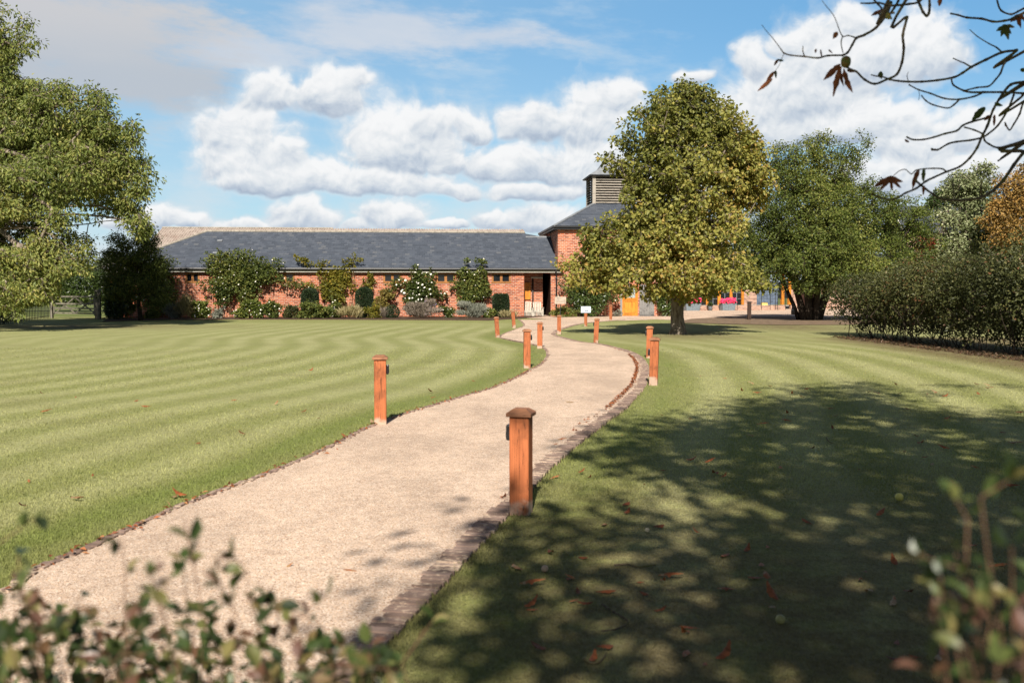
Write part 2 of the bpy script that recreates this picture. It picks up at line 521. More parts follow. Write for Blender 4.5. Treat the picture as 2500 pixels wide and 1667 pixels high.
def shrub(name, label, cat, base, blobs, n, leaf, mat, seed, rz=0.0, shell=0.7, flowers=None, stems=6, stem_mat=None, up=0.4, blade=False,
          group=None, gap=0.0, gapf=2.0, extra_pts=None, floor=0.0, sprays=0):
    root = empty(name, base, rz, label, cat, group)
    r = np.random.default_rng(seed)
    p, who = sample_blobs(blobs, n, shell, seed, gap, gapf)
    if sprays:                                             # long loose shoots that break the outline
        q, _ = sample_blobs(blobs, sprays, 0.95, seed + 77)
        cen = np.array(blobs)[:, :3].mean(0); sp = []; segA = []; segB = []
        for k in range(sprays):
            d = unit((q[k:k + 1] - cen) * np.array([1, 0.5, 1]) + np.array([0, 0, 0.4]) + r.normal(size=(1, 3)) * 0.3)[0]; L = r.uniform(0.15, 0.55); prev = q[k] - d * 0.1
            for j in range(9):
                t = j / 8; pt = q[k] + d * L * t + np.array([0, 0, -0.25 * t * t * L]); sp += [pt + r.normal(size=3) * 0.03, pt + r.normal(size=3) * 0.03]; segA.append(prev); segB.append(pt); prev = pt
        p = np.concatenate([p, np.array(sp)])
        segs_mesh('shoot', np.array(segA), np.array(segB), np.full(len(segA), 0.006), np.full(len(segA), 0.005), stem_mat, root, 4)
    p = p[p[:, 2] > floor]; n = len(p)
    B = np.array(blobs); cen = B[:, :3].mean(0)
    out = unit(p - cen)
    if blade:
        dirs = out * 0.5 + rsphere(n, r) * 0.35 + np.array([0, 0, 1.0]); nrm = rsphere(n, r)
    else:
        dirs = out * 0.6 + rsphere(n, r) * 0.8 + np.array([0, 0, 0.1]); nrm = rsphere(n, r) * 0.7 + out * 0.7 + np.array([0, 0, up])
    sc = r.uniform(0.6, 1.3, n)
    tint = np.clip(0.5 + 0.22 * r.normal(size=n) + 0.25 * lump_noise(p, 2.2, seed), 0, 1)
    leaves('foliage', p, dirs, nrm, leaf[0] * sc, leaf[1] * sc, tint, mat, root)
    if stems and stem_mat:
        A = []; Bq = []
        for k in range(stems):
            b = B[r.integers(len(B))]; a = np.array([b[0] * 0.8 + r.normal() * 0.1, b[1], 0.0]); e = b[:3] + rsphere(1, r)[0] * b[3:6] * 0.5
            m = (a + e) / 2 + r.normal(size=3) * 0.08
            A += [a, m]; Bq += [m, e]
        segs_mesh('stem', np.array(A), np.array(Bq), np.full(len(A), 0.018), np.full(len(A), 0.012), stem_mat, root, 5)
    if flowers:
        nf, fs, fm = flowers
        q, _ = sample_blobs(blobs, nf * 4, 0.95, seed + 31)
        q = q[(q[:, 1] < cen[1] + 0.05) & (q[:, 2] > 0.15)][:nf]
        o = blossoms('blossom', q + unit(q - cen) * 0.04, fs * 0.78, fm, root, seed + 8)
        o['kind'] = 'stuff'
    return root
# ------------------------------------------------------------------ materials
SOIL = plain('soil', (0.075, 0.05, 0.034), 0.95, 0.1, 0.4, 9, bump=0.8)
BARK = bark_mat('bark_grey', (0.10, 0.076, 0.056), (0.27, 0.225, 0.175), 9)
BARKD = bark_mat('bark_dark', (0.022, 0.016, 0.012), (0.06, 0.046, 0.034), 16)
BARKM = bark_mat('bark_mossy', (0.085, 0.062, 0.04), (0.19, 0.15, 0.095), 30, (0.17, 0.15, 0.045))
STEM = plain('green_stem', (0.12, 0.085, 0.04), 0.8, 0.2, 0.3)
STEMR = plain('reddish_stem', (0.13, 0.07, 0.042), 0.6, 0.3, 0.3, 30)
OAK = wood_mat('oak_post', (0.40, 0.125, 0.046), (0.29, 0.085, 0.031), 'z', 9, (0.42, 0.34, 0.27))
OAKCAP = wood_mat('oak_cap', (0.32, 0.145, 0.075), (0.24, 0.11, 0.06), 'x', 9)
OAKWIN = wood_mat('oak_frame', (0.33, 0.145, 0.045), (0.26, 0.108, 0.032), 'x', 9)
OAKDOOR = wood_mat('oak_door', (0.62, 0.235, 0.03), (0.52, 0.18, 0.022), 'z', 6, rough=0.5)
GREYWOOD = wood_mat('weathered_wood', (0.17, 0.165, 0.16), (0.25, 0.24, 0.23), 'z', 7)
GATEWOOD = wood_mat('gate_wood', (0.13, 0.118, 0.09), (0.19, 0.17, 0.135), 'z', 7)
PALEWOOD = wood_mat('pale_wood', (0.40, 0.36, 0.30), (0.50, 0.45, 0.38), 'z', 7)
LOUVRE = wood_mat('louvre_wood', (0.27, 0.24, 0.20), (0.35, 0.31, 0.265), 'x', 7)
DARKWOOD = wood_mat('dark_post', (0.06, 0.035, 0.025), (0.045, 0.026, 0.018), 'z', 9)
BLACK = plain('black_metal', (0.012, 0.012, 0.013), 0.45, 0.4, 0.2)
PLASTIC = plain('black_lamp', (0.012, 0.013, 0.015), 0.35, 0.5, 0.1)
LENS = plain('lamp_lens', (0.05, 0.055, 0.06), 0.1, 0.6, 0.1)
ZINC = plain('zinc', (0.17, 0.21, 0.24), 0.5, 0.5, 0.25, 8, metal=0.2)
LEAD = plain('lead', (0.19, 0.20, 0.215), 0.6, 0.4, 0.2, 3)
FASCIA = plain('fascia_paint', (0.25, 0.25, 0.19), 0.6, 0.3, 0.1)
TRIM = plain('pale_trim', (0.46, 0.44, 0.38), 0.6, 0.3, 0.1)
GLASS = plain('dark_glass', (0.010, 0.012, 0.015), 0.08, 0.6, 0.3, 1.5)
BLUEDOOR = plain('blue_grey_paint', (0.09, 0.12, 0.17), 0.5, 0.4, 0.3, 3)
BRICK = brick_mat('red_brick', 1.25, (0.42, 0.122, 0.056), (0.30, 0.074, 0.04), (0.46, 0.33, 0.25), 0.5)
BRICKT = brick_mat('orange_brick', 1.25, (0.42, 0.125, 0.06), (0.30, 0.075, 0.04), (0.50, 0.36, 0.28))
BRICKP = brick_mat('pink_brick', 1.2, (0.42, 0.24, 0.17), (0.34, 0.17, 0.12), (0.45, 0.38, 0.32))
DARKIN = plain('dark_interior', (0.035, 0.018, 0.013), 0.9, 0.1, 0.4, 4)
RIDGE = plain('ridge_tile', (0.27, 0.24, 0.20), 0.9, 0.1, 0.25, 5)
FLW = plain('white_petal', (0.80, 0.76, 0.66), 0.7, 0.2, 0.08)
FLP = plain('pink_petal', (0.80, 0.045, 0.13), 0.6, 0.2, 0.3, 20)
FLV = plain('violet_petal', (0.27, 0.20, 0.38), 0.7, 0.2, 0.2)
FLR = plain('red_berry', (0.35, 0.03, 0.02), 0.4, 0.4, 0.2)
SIGNW = plain('white_board', (0.50, 0.55, 0.64), 0.4, 0.4, 0.05, 3)
PRINT = plain('grey_print', (0.18, 0.2, 0.24), 0.5, 0.3, 0.1)
SIGNP = wood_mat('sign_plank', (0.36, 0.29, 0.22), (0.42, 0.345, 0.27), 'x', 6)


def slate_mat(name, axis):
    m, t, out = new_mat(name)
    co = obj_coord(t); s = t.sep(co)
    uv = t.comb(s[axis], t.m('MULTIPLY', s[2], 1.0), 0.0)
    b = t.add('ShaderNodeTexBrick', {'Vector': uv, 'Color1': (0, 0, 0), 'Color2': (1, 1, 1), 'Mortar': (0.5, 0.5, 0.5), 'Scale': 1.0,
                                     'Mortar Size': 0.010, 'Mortar Smooth': 0.3, 'Brick Width': 0.33, 'Row Height': 0.135})
    r = t.sep(b.outputs[0])[0]
    col = t.ramp(r, [(0.0, (0.048, 0.056, 0.072)), (0.5, (0.06, 0.07, 0.09)), (0.93, (0.075, 0.085, 0.105)), (1.0, (0.10, 0.105, 0.115))])
    n = t.noise(t.vm('MULTIPLY', co, (0.6, 0.6, 3.0)), 1.4, 5, 0.65)
    n2 = t.noise(t.comb(t.m('MULTIPLY', s[axis], 0.9), t.m('MULTIPLY', t.m('FLOOR', t.m('DIVIDE', s[2], 0.135)), 3.7), 0.0), 1.6, 3, 0.6)
    dash = t.m('MULTIPLY', b.outputs['Fac'], t.ss(n2, 0.47, 0.62, 0.12, 0.95))
    col = t.mix(dash, col, (0.018, 0.022, 0.03))
    col = t.mix(t.ss(n, 0.4, 0.75, 0.0, 0.22), col, (0.095, 0.10, 0.115))
    hgt = t.m('SUBTRACT', t.m('FRACT', t.m('MULTIPLY', t.m('DIVIDE', s[2], 0.135), -1.0)), b.outputs['Fac'])
    principled(t, out, col, 0.55, 0.35, t.bump(hgt, 0.3, 0.015))
    return m


SLATEX = slate_mat('roof_slate', 0)
SLATEY = slate_mat('roof_slate_side', 1)


def corr_mat():
    m, t, out = new_mat('corrugated_sheet')
    co = obj_coord(t)
    n = t.noise(co, 2.5, 6, 0.7); n2 = t.noise(co, 0.7, 3, 0.6)
    col = t.ramp(n, [(0.3, (0.20, 0.155, 0.13)), (0.55, (0.36, 0.30, 0.26)), (0.75, (0.44, 0.38, 0.33))])
    col = t.mix(t.ss(n2, 0.5, 0.7, 0.0, 0.5), col, (0.22, 0.15, 0.12))
    principled(t, out, col, 0.95, 0.05)
    return m


CORR = corr_mat()

# ------------------------------------------------------------------ path edges, traced on the ground plane
PL = [(1262, 774), (1260.5, 775.8), (1278, 793.7), (1256, 805), (1229, 815.8), (1219.5, 824.5), (1241, 830.4), (1272, 836.5), (1302, 842.7), (1327, 851.8), (1334, 864), (1331, 876),
      (1314.7, 892.7), (1290, 905), (1261.6, 921), (1221, 939.6), (1180, 955), (1063, 988.5), (914, 1038), (808, 1089.5), (659, 1155), (468, 1226), (308, 1296), (64, 1403), (-90, 1480)]
PR = [(1527, 781.4), (1465.7, 786.5), (1414.7, 792.6), (1376, 804), (1360, 812), (1358.6, 819), (1384, 827), (1425, 836.5), (1465.7, 840.6), (1506.5, 849.8), (1543, 860), (1567.8, 874), (1582, 893),
      (1584, 908), (1582, 925), (1572, 950), (1525.5, 1001), (1488, 1027), (1392, 1105), (1329, 1164), (1265, 1238), (1180, 1328), (1105, 1413), (1010, 1509), (935, 1594), (850, 1690)]
L = [gp(*p) for p in PL][::-1]; R = [gp(*p) for p in PR][::-1]
L = [Vector((-5.4, 0.5, 0)), Vector((-4.3, 3.4, 0))] + [p for p in L]
R = [Vector((-2.9, 0.5, 0)), Vector((-1.6, 3.3, 0))] + [p for p in R]


def smooth_poly(P, step=0.2):
    """Catmull-Rom through the traced points"""
    out = []
    for i in range(len(P) - 1):
        p0 = P[max(0, i - 1)]; p1 = P[i]; p2 = P[i + 1]; p3 = P[min(len(P) - 1, i + 2)]
        n = max(2, int((p2 - p1).length / step))
        for k in range(n):
            t = k / n
            out.append(0.5 * ((2 * p1) + (p2 - p0) * t + (2 * p0 - 5 * p1 + 4 * p2 - p3) * t * t + (3 * p1 - p0 - 3 * p2 + p3) * t ** 3))
    out.append(P[-1]); return out


Ls = smooth_poly(L); Rs = smooth_poly(R)
_ly = np.array([p.y for p in Ls]); _lx = np.array([p.x for p in Ls]); _ly = np.maximum.accumulate(_ly)
_ry = np.array([p.y for p in Rs]); _rx = np.array([p.x for p in Rs]); _ry = np.maximum.accumulate(_ry)
XL = lambda d: np.interp(d, _ly, _lx)
XR = lambda d: np.interp(d, _ry, _rx)
DEND = _ry[-1]


def grass_color(t, stripe, dry, rnd=None, fine=None):
    """shared by the lawn sheet and the blades standing on it"""
    co = t.n.new('ShaderNodeTexCoord').outputs['Object']
    n1 = t.noise(co, 0.55, 4, 0.6); n2 = t.noise(co, 3.2, 4, 0.65); n3 = t.noise(t.vm('MULTIPLY', co, (1, 0.55, 1)), 38.0, 3, 0.7)
    lo = t.mix(n2, (0.205, 0.222, 0.074), (0.245, 0.250, 0.098))
    hi = t.mix(n2, (0.310, 0.315, 0.142), (0.360, 0.348, 0.172))
    n5 = t.noise(co, 11.0, 3, 0.6); lo = t.mix(t.ss(n5, 0.56, 0.70, 0.0, 0.5), lo, (0.09, 0.125, 0.03)); hi = t.mix(t.ss(n5, 0.58, 0.72, 0.0, 0.4), hi, (0.15, 0.18, 0.055))
    deep = t.ss(stripe, -0.25, 0.0, 1.0, 0.0); lo = t.mix(deep, lo, t.mix(n2, (0.125, 0.165, 0.036), (0.158, 0.19, 0.05)))
    s = t.m('ADD', stripe, t.m('MULTIPLY', t.m('SUBTRACT', n2, 0.5), 0.5), clamp=True)
    col = t.mix(s, lo, hi)
    col = t.mix(t.ss(n1, 0.42, 0.72, 0.0, 0.38), col, (0.20, 0.19, 0.085))
    col = t.mix(t.m('MULTIPLY', dry, t.ss(n2, 0.25, 0.6, 0.35, 1.0)), col, (0.15, 0.115, 0.062))
    k = t.ss(n3, 0.25, 0.75, 0.74, 1.24)
    if rnd is not None: k = t.m('MULTIPLY', t.m('ADD', 0.72, t.m('MULTIPLY', rnd, 0.5)), 1.0)
    return t.mix(1.0, col, t.comb(k, k, k), 'MULTIPLY'), n3


def stripe_value(x, d):
    xl = XL(d); xr = XR(np.minimum(d, 36.0)); left = x < (xl + xr) / 2
    sl = xl - x; sr = x - xr
    per_l = 1.18; per_r = 1.25
    v = np.where(left, np.sin((sl - 0.85) * 2 * PI / per_l), np.sin((sr - 1.0) * 2 * PI / per_r))
    v = 0.5 + np.where(left, 0.36, 0.42) * np.tanh(2.0 * v) + 0.13 * lump_noise(np.stack([x * 0.6, d * 0.35, 0 * x], 1), 1.6, 8)
    v = np.clip(v, 0, 1)
    edge = np.where(left, sl, sr)
    w_ = np.clip((1.05 + 0.25 * lump_noise(np.stack([x, d, 0 * x], 1), 1.1, 4) - edge) / 0.55, 0, 1)
    v = v * (1 - w_) + w_ * (-0.16 + 0.12 * v)                       # the mower's lap along the edge
    fade = np.clip((d - 44) / 6, 0, 1) * 0.8
    fade = np.maximum(fade, np.where(left, 0, np.clip((d - 29) / 8, 0, 1) * 0.7))
    fade = np.maximum(fade, np.where(left, np.clip((sl - 9) / 8, 0, 0.55), 0))
    v = v * (1 - fade) + 0.55 * fade
    far = np.clip((d - 52) / 2.0, 0, 1); v = v * (1 - far) + 0.12 * far  # unstriped lap by the flower bed
    return v


def dry_value(x, d):
    a = np.clip((x + 1.5) / 2.0, 0, 1) * np.clip((10.5 - d) / 5.0, 0, 1)
    b = np.exp(-((x - 6.6) ** 2 + (d - 38) ** 2 * 0.7) / 8.0) * 0.75
    c = np.exp(-((x - 13) ** 2 / 10 + (d - 47) ** 2 / 30)) * 0.9
    e = np.exp(-((x + 21) ** 2 / 40 + (d - 47.5) ** 2 / 10)) * 0.9
    f = np.clip((x - 10.4) / 1.4, 0, 1) * np.clip((37.5 - d) / 1.5, 0, 1)
    return np.clip(np.maximum.reduce([a * 0.85, b, c, e, f]), 0, 1)


def lawn():
    xs = np.arange(-34, 30.01, 0.2); ds = np.concatenate([np.arange(0.5, 40, 0.2), np.arange(40, 66, 0.4)])
    X, D = np.meshgrid(xs, ds); nx = len(xs); nd = len(ds)
    co = np.stack([X.ravel(), D.ravel(), 0.012 * lump_noise(np.stack([X.ravel(), D.ravel(), 0 * X.ravel()], 1), 0.9, 3)], 1)
    i = (np.arange(nd - 1)[:, None] * nx + np.arange(nx - 1)[None]).ravel()
    loops = np.stack([i, i + 1, i + 1 + nx, i + nx], 1).ravel()
    m, t, out = new_mat('mown_grass')
    st = t.add('ShaderNodeAttribute', attribute_name='stripe').outputs['Fac']; dr = t.add('ShaderNodeAttribute', attribute_name='dry').outputs['Fac']
    col, n3 = grass_color(t, st, dr)
    principled(t, out, col, 0.9, 0.08, t.bump(n3, 0.9, 0.03))
    o = np_mesh('lawn', co, loops, np.full(len(i), 4), m, smooth=True,
                extra={'stripe': (stripe_value(X.ravel(), D.ravel()), 'POINT'), 'dry': (dry_value(X.ravel(), D.ravel()), 'POINT')})
    tag(o, kind='structure', label='mown lawn with curving pale and dark mower stripes')


lawn()
mg = plain('field_grass', (0.11, 0.13, 0.045), 0.95, 0.05, 0.3, 0.2)
tag(MB().quad((-3000, -60, -0.05), (3000, -60, -0.05), (3000, 5000, -0.05), (-3000, 5000, -0.05)).build('ground', mg), kind='structure')


def gravel_mat():
    m, t, out = new_mat('golden_gravel')
    co = obj_coord(t)
    v = t.add('ShaderNodeTexVoronoi', {'Vector': co, 'Scale': 115.0}, feature='F1')
    r = t.sep(v.outputs['Color'])
    col = t.ramp(r[0], [(0.0, (0.22, 0.13, 0.085)), (0.14, (0.42, 0.30, 0.22)), (0.42, (0.55, 0.42, 0.325)), (0.66, (0.62, 0.485, 0.38)), (0.85, (0.56, 0.37, 0.235)), (1.0, (0.80, 0.69, 0.58))])
    n = t.noise(t.vm('MULTIPLY', co, (1.0, 0.45, 1.0)), 0.9, 5, 0.65); n2 = t.noise(co, 9, 4, 0.7)
    k = t.m('MULTIPLY', t.ss(n, 0.3, 0.7, 0.80, 1.10), t.ss(n2, 0.3, 0.7, 0.88, 1.1))
    col = t.mix(1.0, col, t.comb(k, k, k), 'MULTIPLY')
    principled(t, out, col, 0.85, 0.2, t.bump(t.m('SUBTRACT', 1.0, v.outputs['Distance']), 0.35, 0.01))
    return m


GRAVEL = gravel_mat()


def path():
    ds = np.concatenate([np.arange(0.6, 20, 0.15), np.arange(20, DEND, 0.3), [DEND]]); nc = 14
    V = []; F = []
    for d in ds:
        a = float(XL(d)) + 0.04; b = float(XR(d)) - 0.04
        for k in range(nc + 1):
            f = k / nc; V.append((a + (b - a) * f, d, 0.020 + 0.05 * f * (1 - f)))
    for i in range(len(ds) - 1):
        for k in range(nc):
            j = i * (nc + 1) + k; F.append((j, j + 1, j + nc + 2, j + nc + 1))
    mb = MB(); mb.v = V; mb.f = F
    # forecourt in front of the barns: path fans out towards the tower and the terrace
    tag(mb.build('path', GRAVEL, smooth=True), kind='structure', label='winding pale gravel path')
    near = [gp(*p) for p in ((1262, 775.5), (1400, 784), (1528, 783.2), (1600, 780.5), (1700, 783.5), (1800, 786), (1980, 789), (2120, 785), (2400, 772))]
    poly = [(p.x, p.y, 0.016) for p in near] + [(70, 115, 0.016), (0, 115, 0.016), (0, 66, 0.016)]
    m2 = MB(); m2.quad(*poly)
    tag(m2.build('gravel_forecourt', GRAVEL), kind='structure')


path()


def edging():
    """bricks on edge along both sides of the path"""
    mb = MB(); r = random.Random(5)
    for pts, side, w in ((Ls, 1, 0.06), (Rs, -1, 0.165)):
        P = [p for p in pts if 2.5 < p.y < 60]
        acc = 0.0; bl = 0.078; c = P[0].copy(); i = 0
        while i < len(P) - 1:
            seg = P[i + 1] - P[i]; L_ = seg.length; d = seg.normalized(); n = Vector((d.y, -d.x, 0)) * side
            s = acc
            while s < L_:
                a = P[i] + d * s + n * r.uniform(-0.012, 0.012); z = 0.029 + r.uniform(-0.004, 0.005)
                e = d * (bl - 0.019) * 0.5; q = n * (w + r.uniform(-0.02, 0.03)); k = len(mb.v)
                for zz in (-0.03, z):
                    for p in (a - e, a + e, a + e + q, a - e + q): mb.v.append((p.x, p.y, zz))
                mb.f += [tuple(k + j for j in f) for f in ((4, 5, 6, 7), (0, 1, 5, 4), (1, 2, 6, 5), (2, 3, 7, 6), (3, 0, 4, 7))]
                s += bl
            acc = s - L_; i += 1
    m, t, out = new_mat('edging_brick')
    rn = t.add('ShaderNodeNewGeometry').outputs['Random Per Island']
    n = t.noise(obj_coord(t), 22, 5, 0.65); n4 = t.noise(obj_coord(t), 1.5, 4, 0.65)
    col = t.ramp(rn, [(0.0, (0.15, 0.102, 0.082)), (0.6, (0.215, 0.15, 0.122)), (1.0, (0.29, 0.205, 0.168))])
    col = t.mix(t.ss(t.m('ADD', n, t.m('MULTIPLY', n4, 0.6)), 0.80, 0.98), col, (0.46, 0.35, 0.26))      # gravel and silt trodden over the bricks
    principled(t, out, col, 0.9, 0.1, t.bump(n, 0.4, 0.01))
    tag(mb.build('path_edging', m), kind='structure', label='brown brick edging along the path')


edging()


def grass():
    """mown blades on the lawn: one body of grass, denser near the camera"""
    r = np.random.default_rng(3); N = 430000
    u = r.random(N)
    d0, d1 = 3.6, 30.0
    d = 1 / (1 / d0 + u * (1 / d1 - 1 / d0)); d = d ** 1.0
    x = (r.random(N) * 2 - 1) * (d * 0.56 + 0.4)
    xl = XL(d); xr = XR(d)
    over = 0.05 * r.random(N)
    k = ((x < xl + over) | (x > xr - over)) & (x < 13.0)
    x = x[k]; d = d[k]; n = len(x)
    h = r.uniform(0.010, 0.027, n) * (1 + 0.01 * d); w = 0.0019 * (0.8 + d * 0.16)
    edge = np.minimum(np.abs(x - XL(d)), np.abs(x - XR(d))); h = h * np.where(edge < 0.12, r.uniform(1.0, 2.0, n), 1)
    a = r.random(n) * 2 * PI; lean = r.uniform(0.1, 0.8, n)
    s = np.stack([np.cos(a), np.sin(a), 0 * a], 1); b2 = r.random(n) * 2 * PI
    base = np.stack([x, d, np.zeros(n)], 1); tipv = base + np.stack([np.cos(b2) * lean * h, np.sin(b2) * lean * h, h], 1)
    co = np.stack([base - s * w[:, None], base + s * w[:, None], tipv], 1).reshape(-1, 3)
    m, t, out = new_mat('grass_blade')
    st = t.add('ShaderNodeAttribute', attribute_name='stripe').outputs['Fac']; dr = t.add('ShaderNodeAttribute', attribute_name='dry').outputs['Fac']
    ti = t.add('ShaderNodeAttribute', attribute_name='tint').outputs['Fac']
    col, _ = grass_color(t, st, dr, ti)
    df = t.n.new('ShaderNodeBsdfDiffuse'); t.put(df.inputs[0], t.mix(1.0, col, (1.25, 1.25, 1.25), 'MULTIPLY'))
    tr = t.n.new('ShaderNodeBsdfTranslucent'); t.put(tr.inputs[0], t.mix(1.0, col, (1.3, 1.3, 0.9), 'MULTIPLY'))
    mx = t.n.new('ShaderNodeMixShader'); mx.inputs[0].default_value = 0.35
    t.l.new(df.outputs[0], mx.inputs[1]); t.l.new(tr.outputs[0], mx.inputs[2]); t.l.new(mx.outputs[0], out.inputs[0])
    o = np_mesh('grass', co, np.arange(3 * n), np.full(n, 3), m, None, r.random(n),
                extra={'stripe': (stripe_value(x, d), 'FACE'), 'dry': (dry_value(x, d), 'FACE')})
    tag(o, 'short mown grass blades over the lawn', None, None, 'stuff')


grass()

bed = [gp(*p) for p in ((250, 786), (330, 783), (400, 781.5), (600, 780), (900, 781), (1100, 782), (1190, 783), (1255, 779))]
tag(MB().prism([(p.x, p.y, -0.02) for p in bed] + [(2.6, 66.2, -0.02), (-26, 64.5, -0.02)], (0, 0, 0.045)).build('flower_bed', SOIL), kind='structure')
soilp = [gp(*p) for p in ((1640, 788), (1760, 791.5), (1900, 794), (2060, 794), (2180, 789), (2120, 778), (1950, 772), (1780, 774), (1690, 779))]
d_ = plain('bare_soil', (0.17, 0.12, 0.08), 0.95, 0.1, 0.3, 3, bump=0.5)
tag(MB().quad(*[(p.x, p.y, 0.024) for p in soilp]).build('bare_ground', d_), kind='structure')
bare = [gp(*p) for p in ((2062, 818), (2200, 838), (2352, 858), (2550, 890))]
# ------------------------------------------------------------------ the barns (local frame: X along the front wall, Y back)
AB = math.radians(4.5)
O = gp(1361.6, 772.8)
NYB = Vector((-math.sin(AB), math.cos(AB), 0)); NXB = Vector((math.cos(AB), math.sin(AB), 0))


def bl(px, py, Y=0.0, org=None, nx=None, ny=None):
    """local X and z of the photograph's (px, py) on the plane Y of a building frame"""
    org = org or O; nx = nx or NXB; ny = ny or NYB
    d = Vector(ray(px, py)); c = Vector((0, 0, CAMH))
    k = (Y + (org - c).dot(ny)) / d.dot(ny); p = c + d * k
    return (p - org).dot(nx), p.z


def bw(X, Y, z=0.0):
    return O + NXB * X + NYB * Y + Vector((0, 0, z))


barn = empty('slate_barn', O, AB, 'long low red brick barn with dark slate hipped roof and small oak windows', 'barn')
XE = -28.7
win_px = [(452, 487), (672, 719), (808, 853), (935.5, 980), (1065, 1111), (1200.5, 1247)]
zt, zb = 2.87, 2.2
holes = []
for a, b in win_px:
    xa = bl(a, 650)[0]; xb = bl(b, 650)[0]; holes.append((xa, xb, zb, zt))
pa = bl(1279.5, 700)[0]; pb = bl(1345, 700)[0]
passage = (pa, pb, -0.1, 2.84)
MB().wall(XE, -0.004, -0.1, 3.06, 0.0, 0.32, holes + [passage]).build('front_wall', BRICK, barn)
mb = MB(); mb.box(XE, XE + 0.32, 0.322, 9.2, -0.1, 3.06); mb.box(XE + 0.322, -0.01, 9.0, 9.2, -0.1, 3.06)
mb.build('rear_wall', BRICK, barn)
pd = bl(1325, 700, 1.3)[0]
mb = MB(); mb.box(pa - 0.9, pd, 1.3, 1.55, -0.1, 2.9); mb.box(pa - 0.5, pa - 0.2, 0.324, 1.297, -0.1, 2.9); mb.build('passage_wall', BRICKT, barn)
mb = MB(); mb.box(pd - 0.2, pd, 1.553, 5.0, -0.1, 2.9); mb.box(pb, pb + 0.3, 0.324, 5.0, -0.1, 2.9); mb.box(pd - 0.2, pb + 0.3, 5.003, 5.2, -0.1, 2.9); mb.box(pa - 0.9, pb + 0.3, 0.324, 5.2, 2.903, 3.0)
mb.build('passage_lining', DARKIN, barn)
MB().box(bl(1296, 671, 1.3)[0], pd - 0.02, 1.18, 1.297, 2.52, 2.62).build('lintel', TRIM, barn)
# an open stable door leaf inside the passage and the pipe beside it
xa = pa + 0.02; xb = bl(1295, 700, 1.25)[0]
dl = MB().box(xa, xb, 1.22, 1.27, 1.12, 2.25).build('door_leaf', OAKDOOR, barn, bevel=0.004)
mb = MB(); mb.box(xb - 0.1, xb, 1.195, 1.218, 1.12, 2.25); mb.box(xa, xb - 0.102, 1.195, 1.218, 2.13, 2.25); mb.build('frame', OAKDOOR, dl)
xp = bl(1301, 700, 1.2)[0]
MB().tube([(xp, 1.2, 0.0), (xp, 1.2, 2.5)], 0.05, 10).build('downpipe', BLACK, barn, True)

for a, b, c, d in holes:                               # two-light casements
    f = MB(); w = 0.115; mid = (a + b) / 2
    f.box(a, b, 0.02, 0.12, d - w, d); f.box(a - 0.03, b + 0.03, -0.035, 0.12, c, c + w)
    for x0, x1 in ((a, a + w), (mid - w * 0.7, mid + w * 0.7), (b - w, b)): f.box(x0, x1, 0.022, 0.118, c + w, d - w)
    wo = f.build('window', OAKWIN, barn)
    MB().box(a + w, mid - w * 0.7, 0.06, 0.075, c + w, d - w).build('pane', GLASS, wo)
    MB().box(mid + w * 0.7, b - w, 0.06, 0.075, c + w, d - w).build('pane', GLASS, wo)
    MB().box(a, b, 0.2, 0.31, c + 0.002, d - 0.002).build('dark_backing', DARKIN, wo)  # dark sheet added behind the panes for the unlit interior

ze = 3.17; zr = bl(1000, 567, 4.7)[1]; RY = 4.6; sl = (zr - ze) / (RY + 0.3)
xh = bl(506, 566, RY)[0]; xn = bl(1282, 568, RY)[0]; yn = 3.95; zn = ze + sl * (yn + 0.3)
XR0 = XE - 0.35
MB().prism([(XR0, -0.3, ze), (-0.006, -0.3, ze), (-0.006, yn, zn), (xn, yn, zn), (xn, RY, zr), (xh, RY, zr)], (0, 0, -0.07)).build('roof', SLATEX, barn)
rf = MB().prism([(XR0, 9.5, ze), (XR0, -0.3, ze), (xh, RY, zr)], (0, 0, -0.07)).build('hip_roof', SLATEY, barn)
MB().prism([(XR0, 9.5, ze), (xh, RY, zr), (xn, RY, zr), (xn, yn, zn), (-0.006, yn, zn), (-0.006, 9.5, ze)], (0, 0, -0.07)).build('rear_roof', SLATEX, barn)
mb = MB(); n = 60
for k in range(n):
    x0 = xh + (xn - xh) * k / n; x1 = xh + (xn - xh) * (k + 1) / n - 0.012
    mb.tube([(x0, RY, zr + 0.0), (x1, RY, zr + 0.0)], [0.095, 0.09], 8)
for k in range(22):
    t0 = k / 22; t1 = (k + 0.97) / 22
    A_ = Vector((XR0, -0.3, ze)); B_ = Vector((xh, RY, zr)); mb.tube([A_ + (B_ - A_) * t0, A_ + (B_ - A_) * t1], [0.085, 0.08], 8)
mb.build('ridge_tile', RIDGE, barn)
MB().box(xn - 0.02, -0.008, yn - 0.05, yn + 0.25, zn - 0.02, zn + 0.07).build('lead_cap', LEAD, barn)
for px, py in ((538, 590.5), (529, 620.5)):
    X, z = bl(px, py, (py < 600) * 1.4 + 1.9); Yv = (z - ze) / sl - 0.3
    MB().prism([(X - 0.16, Yv - 0.03, z + 0.0), (X + 0.16, Yv - 0.03, z + 0.0), (X + 0.16, Yv + 0.10, z + 0.09), (X - 0.16, Yv + 0.10, z + 0.09)], (0, -0.03, 0.05)).build('roof_vent', LEAD, barn)
MB().box(XR0 + 0.02, 0.28, -0.27, -0.23, 2.93, 3.10).box(XR0 + 0.02, -0.01, -0.228, -0.002, 2.99, 3.08).build('fascia', FASCIA, barn)
MB().box(XR0 + 0.01, 0.27, -0.285, -0.20, 2.892, 2.928).build('trim_board', TRIM, barn)
mb = MB(); mb.tube([(XR0, -0.36, 3.105), (0.34, -0.36, 3.105)], 0.08, 8); mb.build('gutter', BLACK, barn)
xq = bl(1358.5, 700, -0.12)[0]
